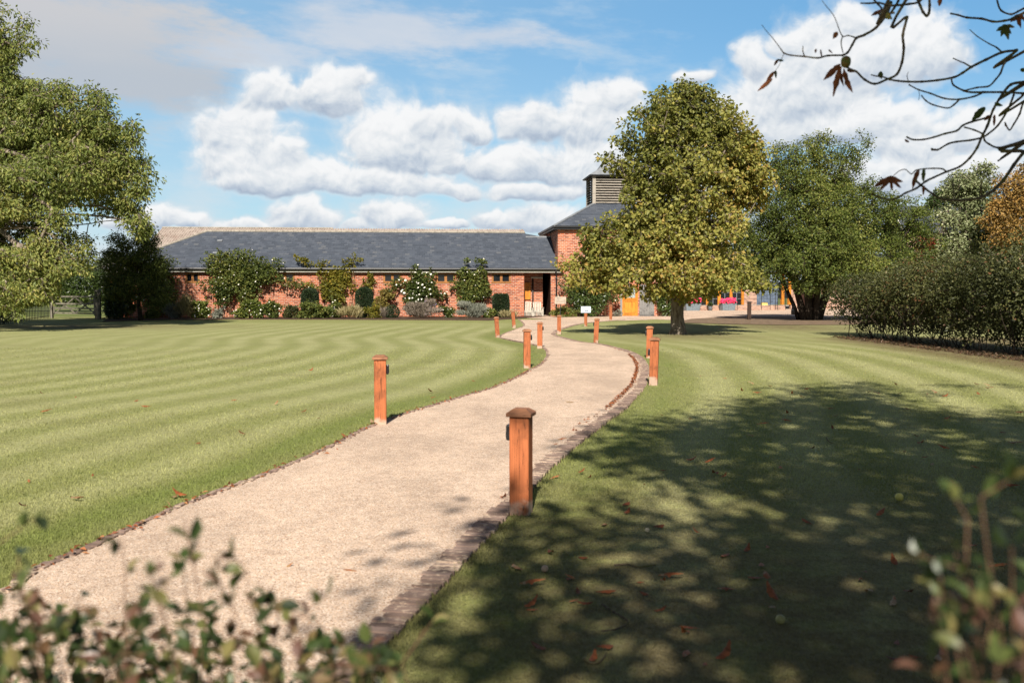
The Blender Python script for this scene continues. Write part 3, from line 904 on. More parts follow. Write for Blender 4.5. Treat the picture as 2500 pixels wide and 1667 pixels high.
mb = MB(); mb.tube([(xq - 0.06, -0.36, 3.06), (xq - 0.06, -0.34, 2.95), (xq, -0.1, 2.70), (xq, -0.1, 2.55), (xq, -0.1, 0.02)], 0.05, 10)
for z in (2.5, 1.35, 0.62): mb.tube([(xq, -0.1, z - 0.05), (xq, -0.1, z + 0.05)], 0.068, 10)
mb.build('downpipe', BLACK, barn, True)

# ---- corrugated barn behind
cb = empty('corrugated_barn', bw(0, 20), AB, 'weathered brown corrugated roof of a barn behind the slate roof', 'barn')


def corr_roof(x0, x1, yr, zr_, ye, zee, n, mat, parent, name, amp=0.05):
    V = []; F = []
    for k in range(n * 4 + 1):
        x = x0 + (x1 - x0) * k / (n * 4); h = amp * (math.sin(k * PI / 2))
        V += [(x, ye, zee + h), (x, yr, zr_ + h)]
    for k in range(n * 4): F.append((2 * k, 2 * k + 2, 2 * k + 3, 2 * k + 1))
    m = MB(); m.v = V; m.f = F
    return m.build(name, mat, parent, True)


def cbl(px, py, Y): return bl(px, py, Y, bw(0, 20))


xa, za = cbl(396, 556.5, 0); xm, _ = cbl(813, 556, 0); xz = -0.5; _, zb2 = cbl(1100, 560.5, 0)
corr_roof(xa, xm, 0, za, -6.0, za - 2.2, 70, CORR, cb, 'left_roof', 0.06)
corr_roof(xa, xm, 0, za, 6.0, za - 2.2, 70, CORR, cb, 'rear_roof', 0.06)
corr_roof(xm + 0.01, xz, -0.6, zb2, -6.0, zb2 - 2.0, 76, CORR, cb, 'right_roof', 0.06)
corr_roof(xm + 0.01, xz, -0.6, zb2, 6.0, zb2 - 2.4, 76, CORR, cb, 'rear_roof', 0.06)
mb = MB(); mb.box(xa + 0.3, xz, -5.8, -5.5, -0.1, za - 2.3); mb.box(xa + 0.3, xz, 5.5, 5.8, -0.1, za - 2.5)
mb.prism([(xa + 0.3, -5.45, -0.1), (xa + 0.3, 5.45, -0.1), (xa + 0.3, 5.45, za - 2.25), (xa + 0.3, 0, za - 0.15), (xa + 0.3, -5.45, za - 2.25)], (0.2, 0, 0))
mb.build('wall', BRICK, cb)
mb = MB(); mb.tube([(xa, 0, za + 0.03), (xm, 0, za + 0.03)], 0.07, 6); mb.build('ridge_cap', RIDGE, cb)
MB().tube([cbl(486, 540, 0)[0:1] + (0, za), cbl(486, 540, 0)[0:1] + (0, za + 0.6)], 0.012, 5).build('aerial', LEAD, cb)

# ---- tower
tw = empty('brick_tower', O, AB, 'square red brick tower with hipped slate roof and louvred cupola behind the tree', 'tower')
TW = 8.4; zw = bl(1361, 560, 0)[1]
da, db = bl(1519.5, 700)[0], bl(1557.5, 700)[0]; dh = 2.12
MB().wall(0, TW, -0.1, zw, 0.0, 0.34, [(da, db, -0.1, dh)]).build('front_wall', BRICKT, tw)
mb = MB(); mb.box(0, 0.34, 0.342, TW, -0.1, zw); mb.box(TW - 0.34, TW, 0.342, TW, -0.1, zw); mb.box(0.342, TW - 0.342, TW - 0.34, TW, -0.1, zw); mb.build('side_wall', BRICKT, tw)
ov = 0.34; cz = bl(1444, 497, 2.8)[1]; cx = TW / 2; hw = 1.36
zt2 = zw + 0.18
zc2 = zt2 + (cz - zt2)
for nm, quad, mt in (('roof', [(-ov, -ov, zt2), (TW + ov, -ov, zt2), (cx + hw, cx - hw, cz), (cx - hw, cx - hw, cz)], SLATEX),
                     ('roof', [(TW + ov, TW + ov, zt2), (-ov, TW + ov, zt2), (cx - hw, cx + hw, cz), (cx + hw, cx + hw, cz)], SLATEX),
                     ('roof', [(-ov, TW + ov, zt2), (-ov, -ov, zt2), (cx - hw, cx - hw, cz), (cx - hw, cx + hw, cz)], SLATEY),
                     ('roof', [(TW + ov, -ov, zt2), (TW + ov, TW + ov, zt2), (cx + hw, cx + hw, cz), (cx + hw, cx - hw, cz)], SLATEY)):
    MB().prism(quad, (0, 0, -0.06)).build(nm, mt, tw)
for sx, sy in ((-1, -1), (1, -1), (1, 1), (-1, 1)):
    a = (cx + sx * (cx + ov), cx + sy * (cx + ov), zt2 + 0.02); b = (cx + sx * hw, cx + sy * hw, cz + 0.02); MB().bar(a, b, 0.2, 0.06).build('hip_capping', LEAD, tw)
mb = MB(); g = ov - 0.03
mb.box(-g, TW + g, -g, -0.003, zw - 0.02, zw + 0.12); mb.box(-g, -0.003, 0, TW + g, zw - 0.02, zw + 0.12); mb.box(TW + 0.003, TW + g, 0, TW + g, zw - 0.02, zw + 0.12); mb.build('soffit', BLACK, tw)
mb = MB(); q = ov + 0.05
mb.box(-q, TW + q, -q, -ov + 0.02, zw + 0.10, zw + 0.22); mb.box(-q, -ov + 0.02, -ov + 0.022, TW + q, zw + 0.10, zw + 0.22); mb.box(TW + ov - 0.02, TW + q, -ov + 0.022, TW + q, zw + 0.10, zw + 0.22); mb.build('gutter', BLACK, tw)
# cupola
ct = bl(1493, 428, cx - hw)[1]; c0 = cz - 0.02
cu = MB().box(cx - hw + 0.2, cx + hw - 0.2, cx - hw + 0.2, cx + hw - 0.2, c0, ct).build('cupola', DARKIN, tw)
for sx in (-1, 1):
    for sy in (-1, 1): MB().box(cx + sx * hw - 0.11, cx + sx * hw + 0.11, cx + sy * hw - 0.11, cx + sy * hw + 0.11, c0, ct).build('corner_post', LOUVRE, cu)
n = 11
mb = MB()
for k in range(n):
    z = c0 + 0.12 + (ct - c0 - 0.2) * k / (n - 1)
    for s in (-1, 1):
        y = cx + s * hw
        mb.prism([(cx - hw + 0.112, y + s * 0.09, z - 0.06), (cx - hw + 0.112, y + s * 0.09, z - 0.03), (cx - hw + 0.112, y - s * 0.09, z + 0.06), (cx - hw + 0.112, y - s * 0.09, z + 0.03)], (2 * hw - 0.224, 0, 0))
        mb.prism([(y + s * 0.09, cx - hw + 0.112, z - 0.06), (y + s * 0.09, cx - hw + 0.112, z - 0.03), (y - s * 0.09, cx - hw + 0.112, z + 0.06), (y - s * 0.09, cx - hw + 0.112, z + 0.03)], (0, 2 * hw - 0.224, 0))
mb.build('louvre', LOUVRE, cu)
e = hw + 0.36; ca = ct + 1.9
V = [(cx - e, cx - e, ct), (cx + e, cx - e, ct), (cx + e, cx + e, ct), (cx - e, cx + e, ct)]
e2 = hw * 0.62; V2 = [(cx - e2, cx - e2, ct + 0.55), (cx + e2, cx - e2, ct + 0.55), (cx + e2, cx + e2, ct + 0.55), (cx - e2, cx + e2, ct + 0.55)]
mb = MB()
for k in range(4): mb.quad(V[k], V[(k + 1) % 4], V2[(k + 1) % 4], V2[k]); mb.quad(V2[k], V2[(k + 1) % 4], (cx, cx, ca))
mb.quad(*[V[3 - k] for k in range(4)])
mb.build('cupola_roof', LEAD, cu)
MB().box(cx - e + 0.03, cx + e - 0.03, cx - e + 0.03, cx + e - 0.03, ct - 0.07, ct - 0.004).build('cupola_eave', BLACK, cu)
# stable door, its weathered outer leaf folded back on the wall
w = 0.07
f = MB().box(da, da + w, 0.02, 0.16, 0.0, dh).box(db - w, db, 0.02, 0.16, 0.0, dh).box(da + w, db - w, 0.02, 0.16, dh - w, dh).build('door_frame', OAKDOOR, tw)
dz = 1.07
lo = MB().box(da + w, db - w, 0.06, 0.10, 0.03, dz).build('lower_door', OAKDOOR, tw)
x0, x1 = da + w, db - w
mb = MB(); s = 0.10
mb.box(x0, x0 + s, 0.035, 0.058, 0.03, dz); mb.box(x1 - s, x1, 0.035, 0.058, 0.03, dz); mb.box(x0 + s, x1 - s, 0.035, 0.058, 0.03, 0.24); mb.box(x0 + s, x1 - s, 0.035, 0.058, dz - s, dz); mb.build('rail', OAKDOOR, lo)
MB().box(x0 - 0.01, x1 + 0.01, 0.0, 0.059, dz + 0.005, dz + 0.05).build('weather_bar', OAKDOOR, lo)
up_ = MB().box(x0, x0 + s, 0.05, 0.1, dz + 0.055, dh - w).box(x1 - s, x1, 0.05, 0.1, dz + 0.055, dh - w).box(x0 + s, x1 - s, 0.05, 0.1, dz + 0.055, dz + 0.16).box(x0 + s, x1 - s, 0.05, 0.1, dh - w - 0.1, dh - w).build('upper_door', OAKDOOR, tw)
m, t, out = new_mat('net_curtain_glass')
nn = t.noise(t.vm('MULTIPLY', obj_coord(t), (14, 1, 3)), 1.5, 4, 0.7)
principled(t, out, t.ramp(nn, [(0.3, (0.10, 0.13, 0.12)), (0.55, (0.32, 0.36, 0.36)), (0.7, (0.6, 0.66, 0.68))]), 0.1, 0.5)
MB().box(x0 + s, x1 - s, 0.065, 0.08, dz + 0.16, dh - w - 0.1).build('pane', m, up_)
MB().box(da - 0.14, da - 0.005, -0.02, 0.0, -0.02, dh + 0.05).build('door_jamb', GREYWOOD, tw)
ga, gb = bl(1561, 700)[0], bl(1597, 700)[0]
gl = MB()
k = 6
for j in range(k):
    xx = ga + (gb - ga) * j / k; gl.box(xx + 0.003, xx + (gb - ga) / k - 0.003, -0.06, -0.022, 0.06, 2.1)
go = gl.build('shutter_leaf', GREYWOOD, tw)
mb = MB(); mb.box(ga, gb, -0.085, -0.062, 0.12, 0.34); mb.box(ga, gb, -0.085, -0.062, 1.28, 1.5); mb.bar((ga + 0.35, -0.075, 0.36), (gb - 0.12, -0.075, 1.26), 0.12, 0.024, (0, 1, 0)); mb.build('ledge', GREYWOOD, go)
mb = MB(); mb.box(ga + 0.02, ga + 0.55, -0.095, -0.087, 1.22, 1.26); mb.box(gb - 0.35, gb - 0.02, -0.095, -0.087, 1.22, 1.26); mb.build('strap_hinge', BLACK, go)
MB().box(da - 0.1, gb + 0.05, -0.25, -0.001, -0.05, 0.03).build('step', LEAD, tw)

# ---- glazed wing on the raised terrace, far right
AW = math.radians(20); OW = gp(1700, 758.5); NXW = Vector((math.cos(AW), math.sin(AW), 0)); NYW = Vector((-math.sin(AW), math.cos(AW), 0))
wl = lambda px, py, Y=0.0: bl(px, py, Y, OW, NXW, NYW)
ww = lambda X, Y, z=0.0: OW + NXW * X + NYW * Y + Vector((0, 0, z))
wing = empty('glazed_wing', ww(0, 3), AW, 'glazed barn wing with orange oak posts behind the raised terrace', 'building')
fx = lambda px: wl(px, 730, 3.0)[0]
zf = 0.42
for px in (1697, 1727, 1755.5, 1784.5, 1813, 1911, 1928):
    X = fx(px); MB().box(X - 0.13, X + 0.13, -0.05, 0.2, zf, 3.2).build('post', OAKDOOR, wing)
MB().box(-9, fx(1697) - 0.14, 0.0, 0.3, 0, 3.2).build('wall', BRICKP, wing); MB().box(fx(1815.5), fx(1846), -0.1, 0.3, 0, 3.2).build('pier', BRICKP, wing); MB().box(fx(1931), fx(1946), 0, 0.3, 0, 3.2).build('pier', BRICKP, wing); MB().box(fx(2010), 26, 0, 0.3, 0, 3.2).build('wall', BRICKP, wing)
for a, b in ((1697, 1727), (1727, 1755.5), (1755.5, 1784.5), (1784.5, 1813)):
    xa, xb = fx(a) + 0.132, fx(b) - 0.132
    g = MB().box(xa, xb, 0.06, 0.08, zf, 3.2).build('glass_panel', GLASS, wing)
    mb = MB(); mm = (xa + xb) / 2; mb.box(mm - 0.025, mm + 0.025, 0.03, 0.057, zf, 3.2)
    for z in (0.95, 1.5, 2.05): mb.box(xa, xb, 0.035, 0.055, z, z + 0.035)
    mb.build('glazing_bar', LEAD, g)
xa, xb = fx(1847), fx(1900)
for j in range(2):
    p = xa + (xb - xa) * j / 2; q = xa + (xb - xa) * (j + 1) / 2 - 0.02
    dd = MB().box(p, q, 0.02, 0.07, zf, 2.6).build('blue_door', BLUEDOOR, wing)
    mb = MB()
    for k in range(5): x = p + 0.06 + (q - p - 0.12) * k / 4; mb.box(x - 0.02, x + 0.02, 0.0, 0.018, zf, 2.6)
    mb.build('batten', BLUEDOOR, dd)
MB().box(fx(1901), fx(1930), 0.06, 0.08, 1.0, 2.5).build('window', GLASS, wing)
MB().box(fx(1946), fx(2010), 0.6, 0.62, 0, 2.6).build('dark_opening', DARKIN, wing)
MB().box(-9, 26, -0.02, 0.35, 3.203, 3.5).build('beam', OAKWIN, wing)
MB().prism([(-9.5, -0.6, 3.35), (26.5, -0.6, 3.35), (26.5, 5, 5.3), (-9.5, 5, 5.3)], (0, 0, 0.12)).prism([(-9.5, 10.6, 3.35), (-9.5, 5, 5.3), (26.5, 5, 5.3), (26.5, 10.6, 3.35)], (0, 0, 0.12)).build('roof', SLATEX, wing)
XT = wl(1917, 750)[0]
tr_ = MB().box(-9, XT, 0, 0.25, -0.05, zf).build('terrace_wall', BRICKP, None); tr_.location = OW; tr_.rotation_euler = (0, 0, AW)
tag(tr_, 'low pink brick retaining wall in front of the glazed wing', 'wall')
tp = MB().box(-9, XT, 0.253, 2.9, -0.05, zf - 0.01).build('terrace_paving', plain('paving', (0.36, 0.31, 0.26), 0.9), None); tp.location = OW; tp.rotation_euler = (0, 0, AW); tag(tp, kind='structure')
rl = empty('iron_railing', ww(0, 0.1, zf), AW, 'thin black iron railing along the terrace edge right of the planters', 'railing')
for px in (1798, 1857, 1878.5, 1891, 1896.5, 1915.5):
    X = wl(px, 740, 0.1)[0]; MB().tube([(X, -0.13, -0.45), (X, -0.13, 0.92)], 0.022, 6).build('upright', BLACK, rl)
xr0, xr1 = wl(1798, 740, 0.1)[0], wl(1915.5, 740, 0.1)[0]
for z in (0.25, 0.55, 0.9): MB().bar((xr0, -0.13, z), (xr1, -0.13, z), 0.03, 0.018).build('rail', BLACK, rl)

# ---- barn far right among the trees
fb = empty('far_barn', at(2262, 708, 96) * Vector((1, 1, 0)) if False else Vector((at(2215, 708, 96).x, 96, 0)), math.radians(-6), 'slate barn roof glimpsed between the trees on the right', 'barn')
zr3 = at(2290, 503, 100).z; ze3 = at(2290, 566, 96).z
MB().box(0, 24, 0.4, 8, -0.1, ze3 - 0.15).build('wall', BRICKP, fb)
MB().prism([(-0.5, -0.2, ze3), (24.5, -0.2, ze3), (24.5, 4.2, zr3), (-0.5, 4.2, zr3)], (0, 0, -0.1)).prism([(-0.5, 8.6, ze3), (-0.5, 4.2, zr3), (24.5, 4.2, zr3), (24.5, 8.6, ze3)], (0, 0, -0.1)).build('roof', SLATEX, fb)
MB().bar((-0.55, -0.25, ze3 - 0.1), (-0.55, 4.2, zr3 - 0.1), 0.1, 0.3).build('bargeboard', TRIM, fb)
# ------------------------------------------------------------------ bollards
W = 0.155
LAMPBOX = None


def bollard(px, py, top, rz, lamp, label, lean=0.0, dark=False, lampz=0.13, width=W):
    g = gp(px, py); h = at(px, top, g.y).z
    root = empty('bollard', g, math.radians(rz), label, 'bollard', 'timber bollards along the path')
    root.rotation_euler = (0, math.radians(lean), math.radians(rz))
    w = width / 2
    m = DARKWOOD if dark else OAK
    MB().box(-w, w, -w, w, -0.05, h - 0.062).build('post', m, root, bevel=0.008)
    o = w + 0.022; i = w - 0.025; z0 = h - 0.06
    c = MB()
    c.v = [(-o, -o, z0), (o, -o, z0), (o, o, z0), (-o, o, z0), (-o, -o, z0 + 0.028), (o, -o, z0 + 0.028), (o, o, z0 + 0.028), (-o, o, z0 + 0.028), (-i, -i, z0 + 0.06), (i, -i, z0 + 0.06), (i, i, z0 + 0.06), (-i, i, z0 + 0.06)]
    c.f = [(3, 2, 1, 0), (0, 1, 5, 4), (1, 2, 6, 5), (2, 3, 7, 6), (3, 0, 4, 7), (4, 5, 9, 8), (5, 6, 10, 9), (6, 7, 11, 10), (7, 4, 8, 11), (8, 9, 10, 11)]
    c.build('cap', DARKWOOD if dark else OAKCAP, root, bevel=0.004)
    if lamp:
        zc = h - lampz - 0.06
        l = MB().box(min(lamp * (w + 0.001), lamp * (w + 0.036)), max(lamp * (w + 0.001), lamp * (w + 0.036)), -0.042, 0.042, zc - 0.062, zc + 0.062).build('lamp', PLASTIC, root, bevel=0.012)
        MB().box(min(lamp * (w + 0.0375), lamp * (w + 0.039)), max(lamp * (w + 0.0375), lamp * (w + 0.039)), -0.028, 0.028, zc - 0.04, zc + 0.005).build('lens', LENS, l)
    return root


bollard(1272, 1254, 996, -13, -1, 'nearest and largest oak bollard, on the right edge of the path with dappled shade')
bollard(929, 1038, 866, 6, 1, 'oak bollard alone on the left path edge at the lawn, black lamp on its right')
bollard(1286.5, 898, 803, 3, 1, 'split-faced oak bollard on the left bend, nearer of the pair there')
bollard(1318, 850, 786, -3, 1, 'greyer oak bollard just behind the split-faced one on the left bend')
bollard(1595, 940, 823, -12, -1, 'stout oak bollard on the outer right bend, nearer of the overlapping two', lampz=0.22, lean=1.5)
bollard(1584.5, 874, 796, -8, -1, 'oak bollard half hidden behind the stout one on the right bend', lean=1.2)
bollard(1454.5, 837, 777, -6, -1, 'leaning oak bollard on the lawn tip in front of the arrow sign', lean=2.6)
bollard(1215, 824, 773, 4, 0, 'leaning oak bollard on the left bend edge next to the lawn', lean=-4.0)
bollard(1255, 801, 758.5, 4, 1, 'leaning oak bollard nearest the brick pier and clipped square yew', lean=-4.5)
bollard(1365, 816, 769, -3, 0, 'oak bollard at the fork, below the wooden plank sign')
bollard(1491, 783.5, 744, -5, 0, 'oak bollard on the lawn corner near the orange stable door')
bollard(1829, 781, 736, 0, 0, 'dark bollard in tree shade near the pink flower planters', dark=True, width=0.2)

# ------------------------------------------------------------------ signs
def text(s, size, mat, parent, name, loc, align='CENTER', sx=1.0):
    cu = bpy.data.curves.new(name, 'FONT'); cu.body = s; cu.size = size; cu.align_x = align; cu.align_y = 'CENTER'; cu.extrude = 0.001
    o = bpy.data.objects.new(name, cu); COL.objects.link(o); o.parent = parent; o.location = loc; o.rotation_euler = (PI / 2, 0, 0); o.scale = (sx, 1, 1)
    dg = bpy.context.evaluated_depsgraph_get(); me = bpy.data.meshes.new_from_object(o.evaluated_get(dg)); bpy.data.objects.remove(o)
    o = bpy.data.objects.new(name, me); COL.objects.link(o); o.parent = parent; o.location = loc; o.rotation_euler = (PI / 2, 0, 0); o.scale = (sx, 1, 1)
    me.materials.clear(); me.materials.append(mat); return o


YS = 63.0
a = at(1354, 742, YS); b = at(1382, 724.5, YS)
g = Vector(((a.x + b.x) / 2, YS, 0))
sp = empty('plank_sign', g, 0.0, 'weathered wooden plank sign on a black post beside the brick tower', 'sign')
hwid = (b.x - a.x) / 2
bo = MB().box(-hwid, hwid, -0.02, 0.02, a.z, b.z).build('board', SIGNP, sp, bevel=0.005)
mb = MB(); mb.prism([(-0.22, -0.021, b.z), (-0.05, -0.021, b.z), (-0.13, -0.021, b.z + 0.09)], (0, 0.042, 0)); mb.build('crest', SIGNP, bo)
MB().box(-0.025, 0.025, 0.021, 0.07, -0.02, b.z - 0.05).build('post', BLACK, sp)
mz = (a.z + b.z) / 2
text('SEVEN HALL', 0.1, PRINT, bo, 'lettering', (0.0, -0.0225, mz + 0.0), sx=1.0)
mb = MB()
rr = random.Random(4)
for zz, x0, x1 in ((b.z - 0.08, -0.2, 0.3), (a.z + 0.08, -0.12, 0.3)):
    x = x0
    while x < x1: w_ = rr.uniform(0.012, 0.03); mb.box(x, x + w_, -0.0235, -0.0205, zz - 0.012, zz + 0.012); x += w_ + rr.uniform(0.008, 0.02)
mb.box(-0.24, -0.19, -0.0235, -0.0205, a.z + 0.062, a.z + 0.098)
mb.build('print', PRINT, bo)

g = gp(1430, 797); YS = g.y; a = at(1418, 763.5, YS); b = at(1442, 748, YS)
ar = empty('arrow_sign', g, 0.0, 'white arrow sign on an orange oak post at the path fork', 'sign')
MB().box(-0.07, 0.07, -0.02, 0.09, -0.03, (a.z + b.z) / 2).build('post', OAK, ar, bevel=0.005)
hwid = (b.x - a.x) / 2
bo = MB().box(-hwid, hwid, -0.052, -0.022, a.z, b.z).build('board', SIGNW, ar, bevel=0.004)
mz = (a.z + b.z) / 2; y = -0.0535
mb = MB(); mb.box(-0.07, 0.07, y - 0.0015, y, mz - 0.062, mz - 0.030); mb.prism([(0.07, y, mz - 0.075), (0.13, y, mz - 0.046), (0.07, y, mz - 0.017)], (0, -0.0015, 0)); mb.build('arrow', BLACK, bo)
mb = MB()
for k in range(9):
    x = rr.uniform(-0.14, -0.04); z = mz + rr.uniform(0.03, 0.13); mb.lathe([(0.0, 0), (0.0, 0)], 3) if False else mb.box(x, x + rr.uniform(0.02, 0.05), y - 0.001 - k * 0.0002, y - k * 0.0002, z, z + rr.uniform(0.01, 0.03))
for zz in (0.11, 0.07, 0.03):
    x = 0.0
    while x < 0.17: w_ = rr.uniform(0.01, 0.03); mb.box(x, x + w_, y - 0.001, y, mz + zz - 0.006, mz + zz + 0.006); x += w_ + 0.012
mb.build('print', plain('pale_print', (0.33, 0.36, 0.42), 0.5), bo)

# ------------------------------------------------------------------ slatted garden chairs in the passage
def garden_chair():
    root = empty('garden_chair')
    mb = MB()
    for k in range(5):
        x = -0.22 + 0.11 * k; h = 0.93 + 0.04 * (1 - abs(k - 2) / 2)
        mb.bar((x, 0.30, 0.33), (x * 1.08, 0.55, h), 0.085, 0.02, (0, 1, 0))
    mb.build('backrest', PALEWOOD, root)
    mb = MB()
    for k in range(5): y = -0.22 + 0.12 * k; mb.box(-0.26, 0.26, y - 0.045, y + 0.045, 0.36 - 0.02 * k, 0.385 - 0.02 * k)
    mb.build('seat', PALEWOOD, root)
    for s in (-1, 1):
        MB().box(s * 0.33 - 0.06, s * 0.33 + 0.06, -0.3, 0.42, 0.55, 0.575).build('armrest', PALEWOOD, root)
        MB().box(s * 0.31 - 0.05, s * 0.31 + 0.05, -0.26, -0.16, 0.0, 0.548).build('leg', PALEWOOD, root)
        MB().bar((s * 0.30, 0.25, 0.55), (s * 0.30, 0.45, 0.0), 0.03, 0.09, (0, 1, 0)).build('leg', PALEWOOD, root)
    mb = MB(); mb.box(-0.255, 0.255, -0.27, -0.245, 0.25, 0.36)
    for k in range(6): mb.box(-0.25 + 0.085 * k, -0.20 + 0.085 * k, -0.26, -0.245, 0.03, 0.248)
    mb.build('apron', PALEWOOD, root)
    return root


def dup(root, loc, rz, label):
    r = root.copy(); COL.objects.link(r); r.location = loc; r.rotation_euler = (0, 0, rz); r['label'] = label
    for ch in list(root.children):
        c = ch.copy(); COL.objects.link(c); c.parent = r
        for g in ch.children:
            d = g.copy(); COL.objects.link(d); d.parent = c
    return r


gc = garden_chair(); tag(gc, 'pale slatted garden chair in the passage, beside the brick pier', 'chair', 'slatted chairs in the passage')
X1 = bl(1288.5, 750, 0.6)[0]; X2 = bl(1313, 750, 0.6)[0]
gc.location = bw(X1, 0.62, 0.015); gc.rotation_euler = (0, 0, AB)
dup(gc, bw(X2, 0.62, 0.015), AB, 'pale slatted garden chair next to the dark doorway in the passage')

# ------------------------------------------------------------------ planters and terrace things
def planter(px0, px1, label, seed):
    xa, _ = wl(px0, 750, -0.5); xb, _ = wl(px1, 750, -0.5); c = (xa + xb) / 2; h = (xb - xa) / 2
    root = empty('planter', ww(c, -0.45), AW, label, 'planter', 'zinc planters in front of the terrace')
    mb = MB(); i = 0.86
    mb.v = [(-h * i, -0.24, 0), (h * i, -0.24, 0), (h * i, 0.24, 0), (-h * i, 0.24, 0), (-h, -0.3, 0.6), (h, -0.3, 0.6), (h, 0.3, 0.6), (-h, 0.3, 0.6)]
    mb.f = [(3, 2, 1, 0), (0, 1, 5, 4), (1, 2, 6, 5), (2, 3, 7, 6), (3, 0, 4, 7), (4, 5, 6, 7)]
    mb.build('box', ZINC, root, bevel=0.01)
    r = np.random.default_rng(seed); n = 700
    p = r.uniform(-1, 1, (n, 3)) * [h * 1.05, 0.3, 0.14] + [0, 0, 0.66]
    leaves('foliage', p, rsphere(n, r), rsphere(n, r) + np.array([0, 0, 1]), 0.09, 0.07, r.random(n), LEAF['dark'], root)
    n = 120; p = r.uniform(-1, 1, (n, 3)) * [h * 1.1, 0.32, 0.17] + [0, -0.05, 0.84]; p[:, 2] += 0.1 * lump_noise(p, 4, seed)
    o = blossoms('blossom', p, 0.17, FLP, root, seed); o['kind'] = 'stuff'
    return root


LEAF = {}
LEAF['dark'] = leaf_mat('leaf_dark', [(0.0, (0.014, 0.026, 0.008)), (0.5, (0.035, 0.062, 0.016)), (1.0, (0.09, 0.125, 0.035))], 0.25)
planter(1671, 1707.5, 'zinc trough of pink flowers left of the pair, beside the tree trunk', 5)
planter(1760, 1793.5, 'zinc trough of pink flowers right of the pair, near the dark bollard', 6)
X, _ = wl(1734, 752, -0.4)
pt = empty('plant_pot', ww(X, -0.4), AW, 'small grey pot with a low green plant between the pink planters', 'plant pot')
MB().lathe([(0.14, 0), (0.19, 0.34), (0.2, 0.36), (0.17, 0.36), (0.16, 0.3)], 16).build('pot', ZINC, pt, True)
r = np.random.default_rng(8); n = 260; p = rsphere(n, r) * r.random((n, 1)) ** 0.5 * [0.24, 0.24, 0.2] + [0, 0, 0.48]
leaves('foliage', p, p - np.array([0, 0, 0.3]), rsphere(n, r) + np.array([0, 0, 1]), 0.1, 0.06, r.random(n), LEAF['dark'], pt)


def metal_chair(px, label, rz):
    X, _ = wl(px, 745, 1.2)
    root = empty('metal_chair', ww(X, 1.2, zf), AW + rz, label, 'chair', 'dark metal chairs on the terrace')
    MB().lathe([(0.22, 0.44), (0.24, 0.455), (0.22, 0.47)], 16).build('seat', BLACK, root)
    for sx, sy in ((-1, -1), (1, -1), (1, 1), (-1, 1)): MB().tube([(sx * 0.17, sy * 0.17, 0.44), (sx * 0.24, sy * 0.24, 0.0)], 0.015, 6).build('leg', BLACK, root)
    mb = MB(); mb.tube([(-0.22, 0.16, 0.45), (-0.22, 0.24, 0.8), (-0.12, 0.27, 0.9), (0.12, 0.27, 0.9), (0.22, 0.24, 0.8), (0.22, 0.16, 0.45)], 0.016, 6)
    for k in range(4): x = -0.13 + 0.087 * k; mb.tube([(x, 0.18, 0.46), (x, 0.265, 0.89)], 0.01, 5)
    mb.build('backrest', BLACK, root)


metal_chair(1715, 'dark metal chair on the terrace nearer the left planter', 0.4)
metal_chair(1741, 'dark metal chair on the terrace behind the small plant pot', -0.5)
X, z = wl(1866, 739, 0.1)
yb = MB().box(-0.3, 0.3, -0.1, 0.1, 0, 0.2).box(-0.27, 0.27, -0.07, 0.07, 0.202, 0.24).build('trough', plain('yellow_trough', (0.6, 0.47, 0.16), 0.6), None, bevel=0.01); yb.location = ww(X, 0.12, zf); yb.rotation_euler = (0, 0, AW)
tag(yb, 'small yellow trough on the terrace wall before the blue doors', 'trough')

# ------------------------------------------------------------------ gate, railings
g0 = gp(131, 776.5); g1 = gp(236, 779); gd = (g1 - g0); gl_ = gd.length; ga_ = math.atan2(gd.y, gd.x)
gate = empty('field_gate', g0, ga_, 'weathered wooden field gate with crossed braces under the left tree', 'gate')
for z in (0.28, 0.58, 0.86, 1.30): MB().box(0.06, gl_ - 0.12, -0.02, 0.02, z, z + 0.09).build('rail', GATEWOOD, gate)
for x in (0.06, gl_ - 0.2): MB().box(x, x + 0.09, -0.045, -0.022, 0.22, 1.45).build('stile', GATEWOOD, gate)
for p, q in (((0.15, 0.33), (gl_ / 2, 1.3)), ((gl_ - 0.2, 0.33), (gl_ / 2, 1.3)), ((0.3, 1.2), (gl_ / 2, 0.33)), ((gl_ - 0.3, 1.2), (gl_ / 2, 0.33))):
    MB().bar((p[0], 0.035, p[1]), (q[0], 0.035, q[1]), 0.08, 0.025, (0, 1, 0)).build('brace', GATEWOOD, gate)
for px, py, lab in ((126.5, 776.5, 'stout gate post at the hinge end of the field gate beside the railings'), (236.5, 779, 'pale gate post touching the latch end of the field gate'), (243, 780, 'outer of the two pale gate posts beside the dark rose bush')):
    g = gp(px, py); o = MB().box(-0.085, 0.085, -0.085, 0.085, -0.05, 1.72).prism([(-0.085, -0.085, 1.721), (0.085, -0.085, 1.721), (0.0, -0.085, 1.76)], (0, 0.17, 0)).build('gate_post', GATEWOOD, None, bevel=0.008)
    o.location = g; tag(o, lab, 'gate post', 'posts of the field gate')
r0 = gp(-30, 797); r1 = gp(119, 776.5); rd = r1 - r0; rl2 = rd.length
ir = empty('iron_fence', r0, math.atan2(rd.y, rd.x), 'black iron bar fence under the left tree beside the field gate', 'fence')
k = int(rl2 / 0.42)
for j in range(k + 1): x = rl2 * j / k; MB().tube([(x, 0, -0.02), (x, 0, 1.25 + 0.03 * (j % 2))], 0.018, 6).build('upright', BLACK, ir)
for z in (0.12, 1.12): MB().bar((0, 0.03, z), (rl2, 0.03, z), 0.012, 0.04).build('rail', BLACK, ir)
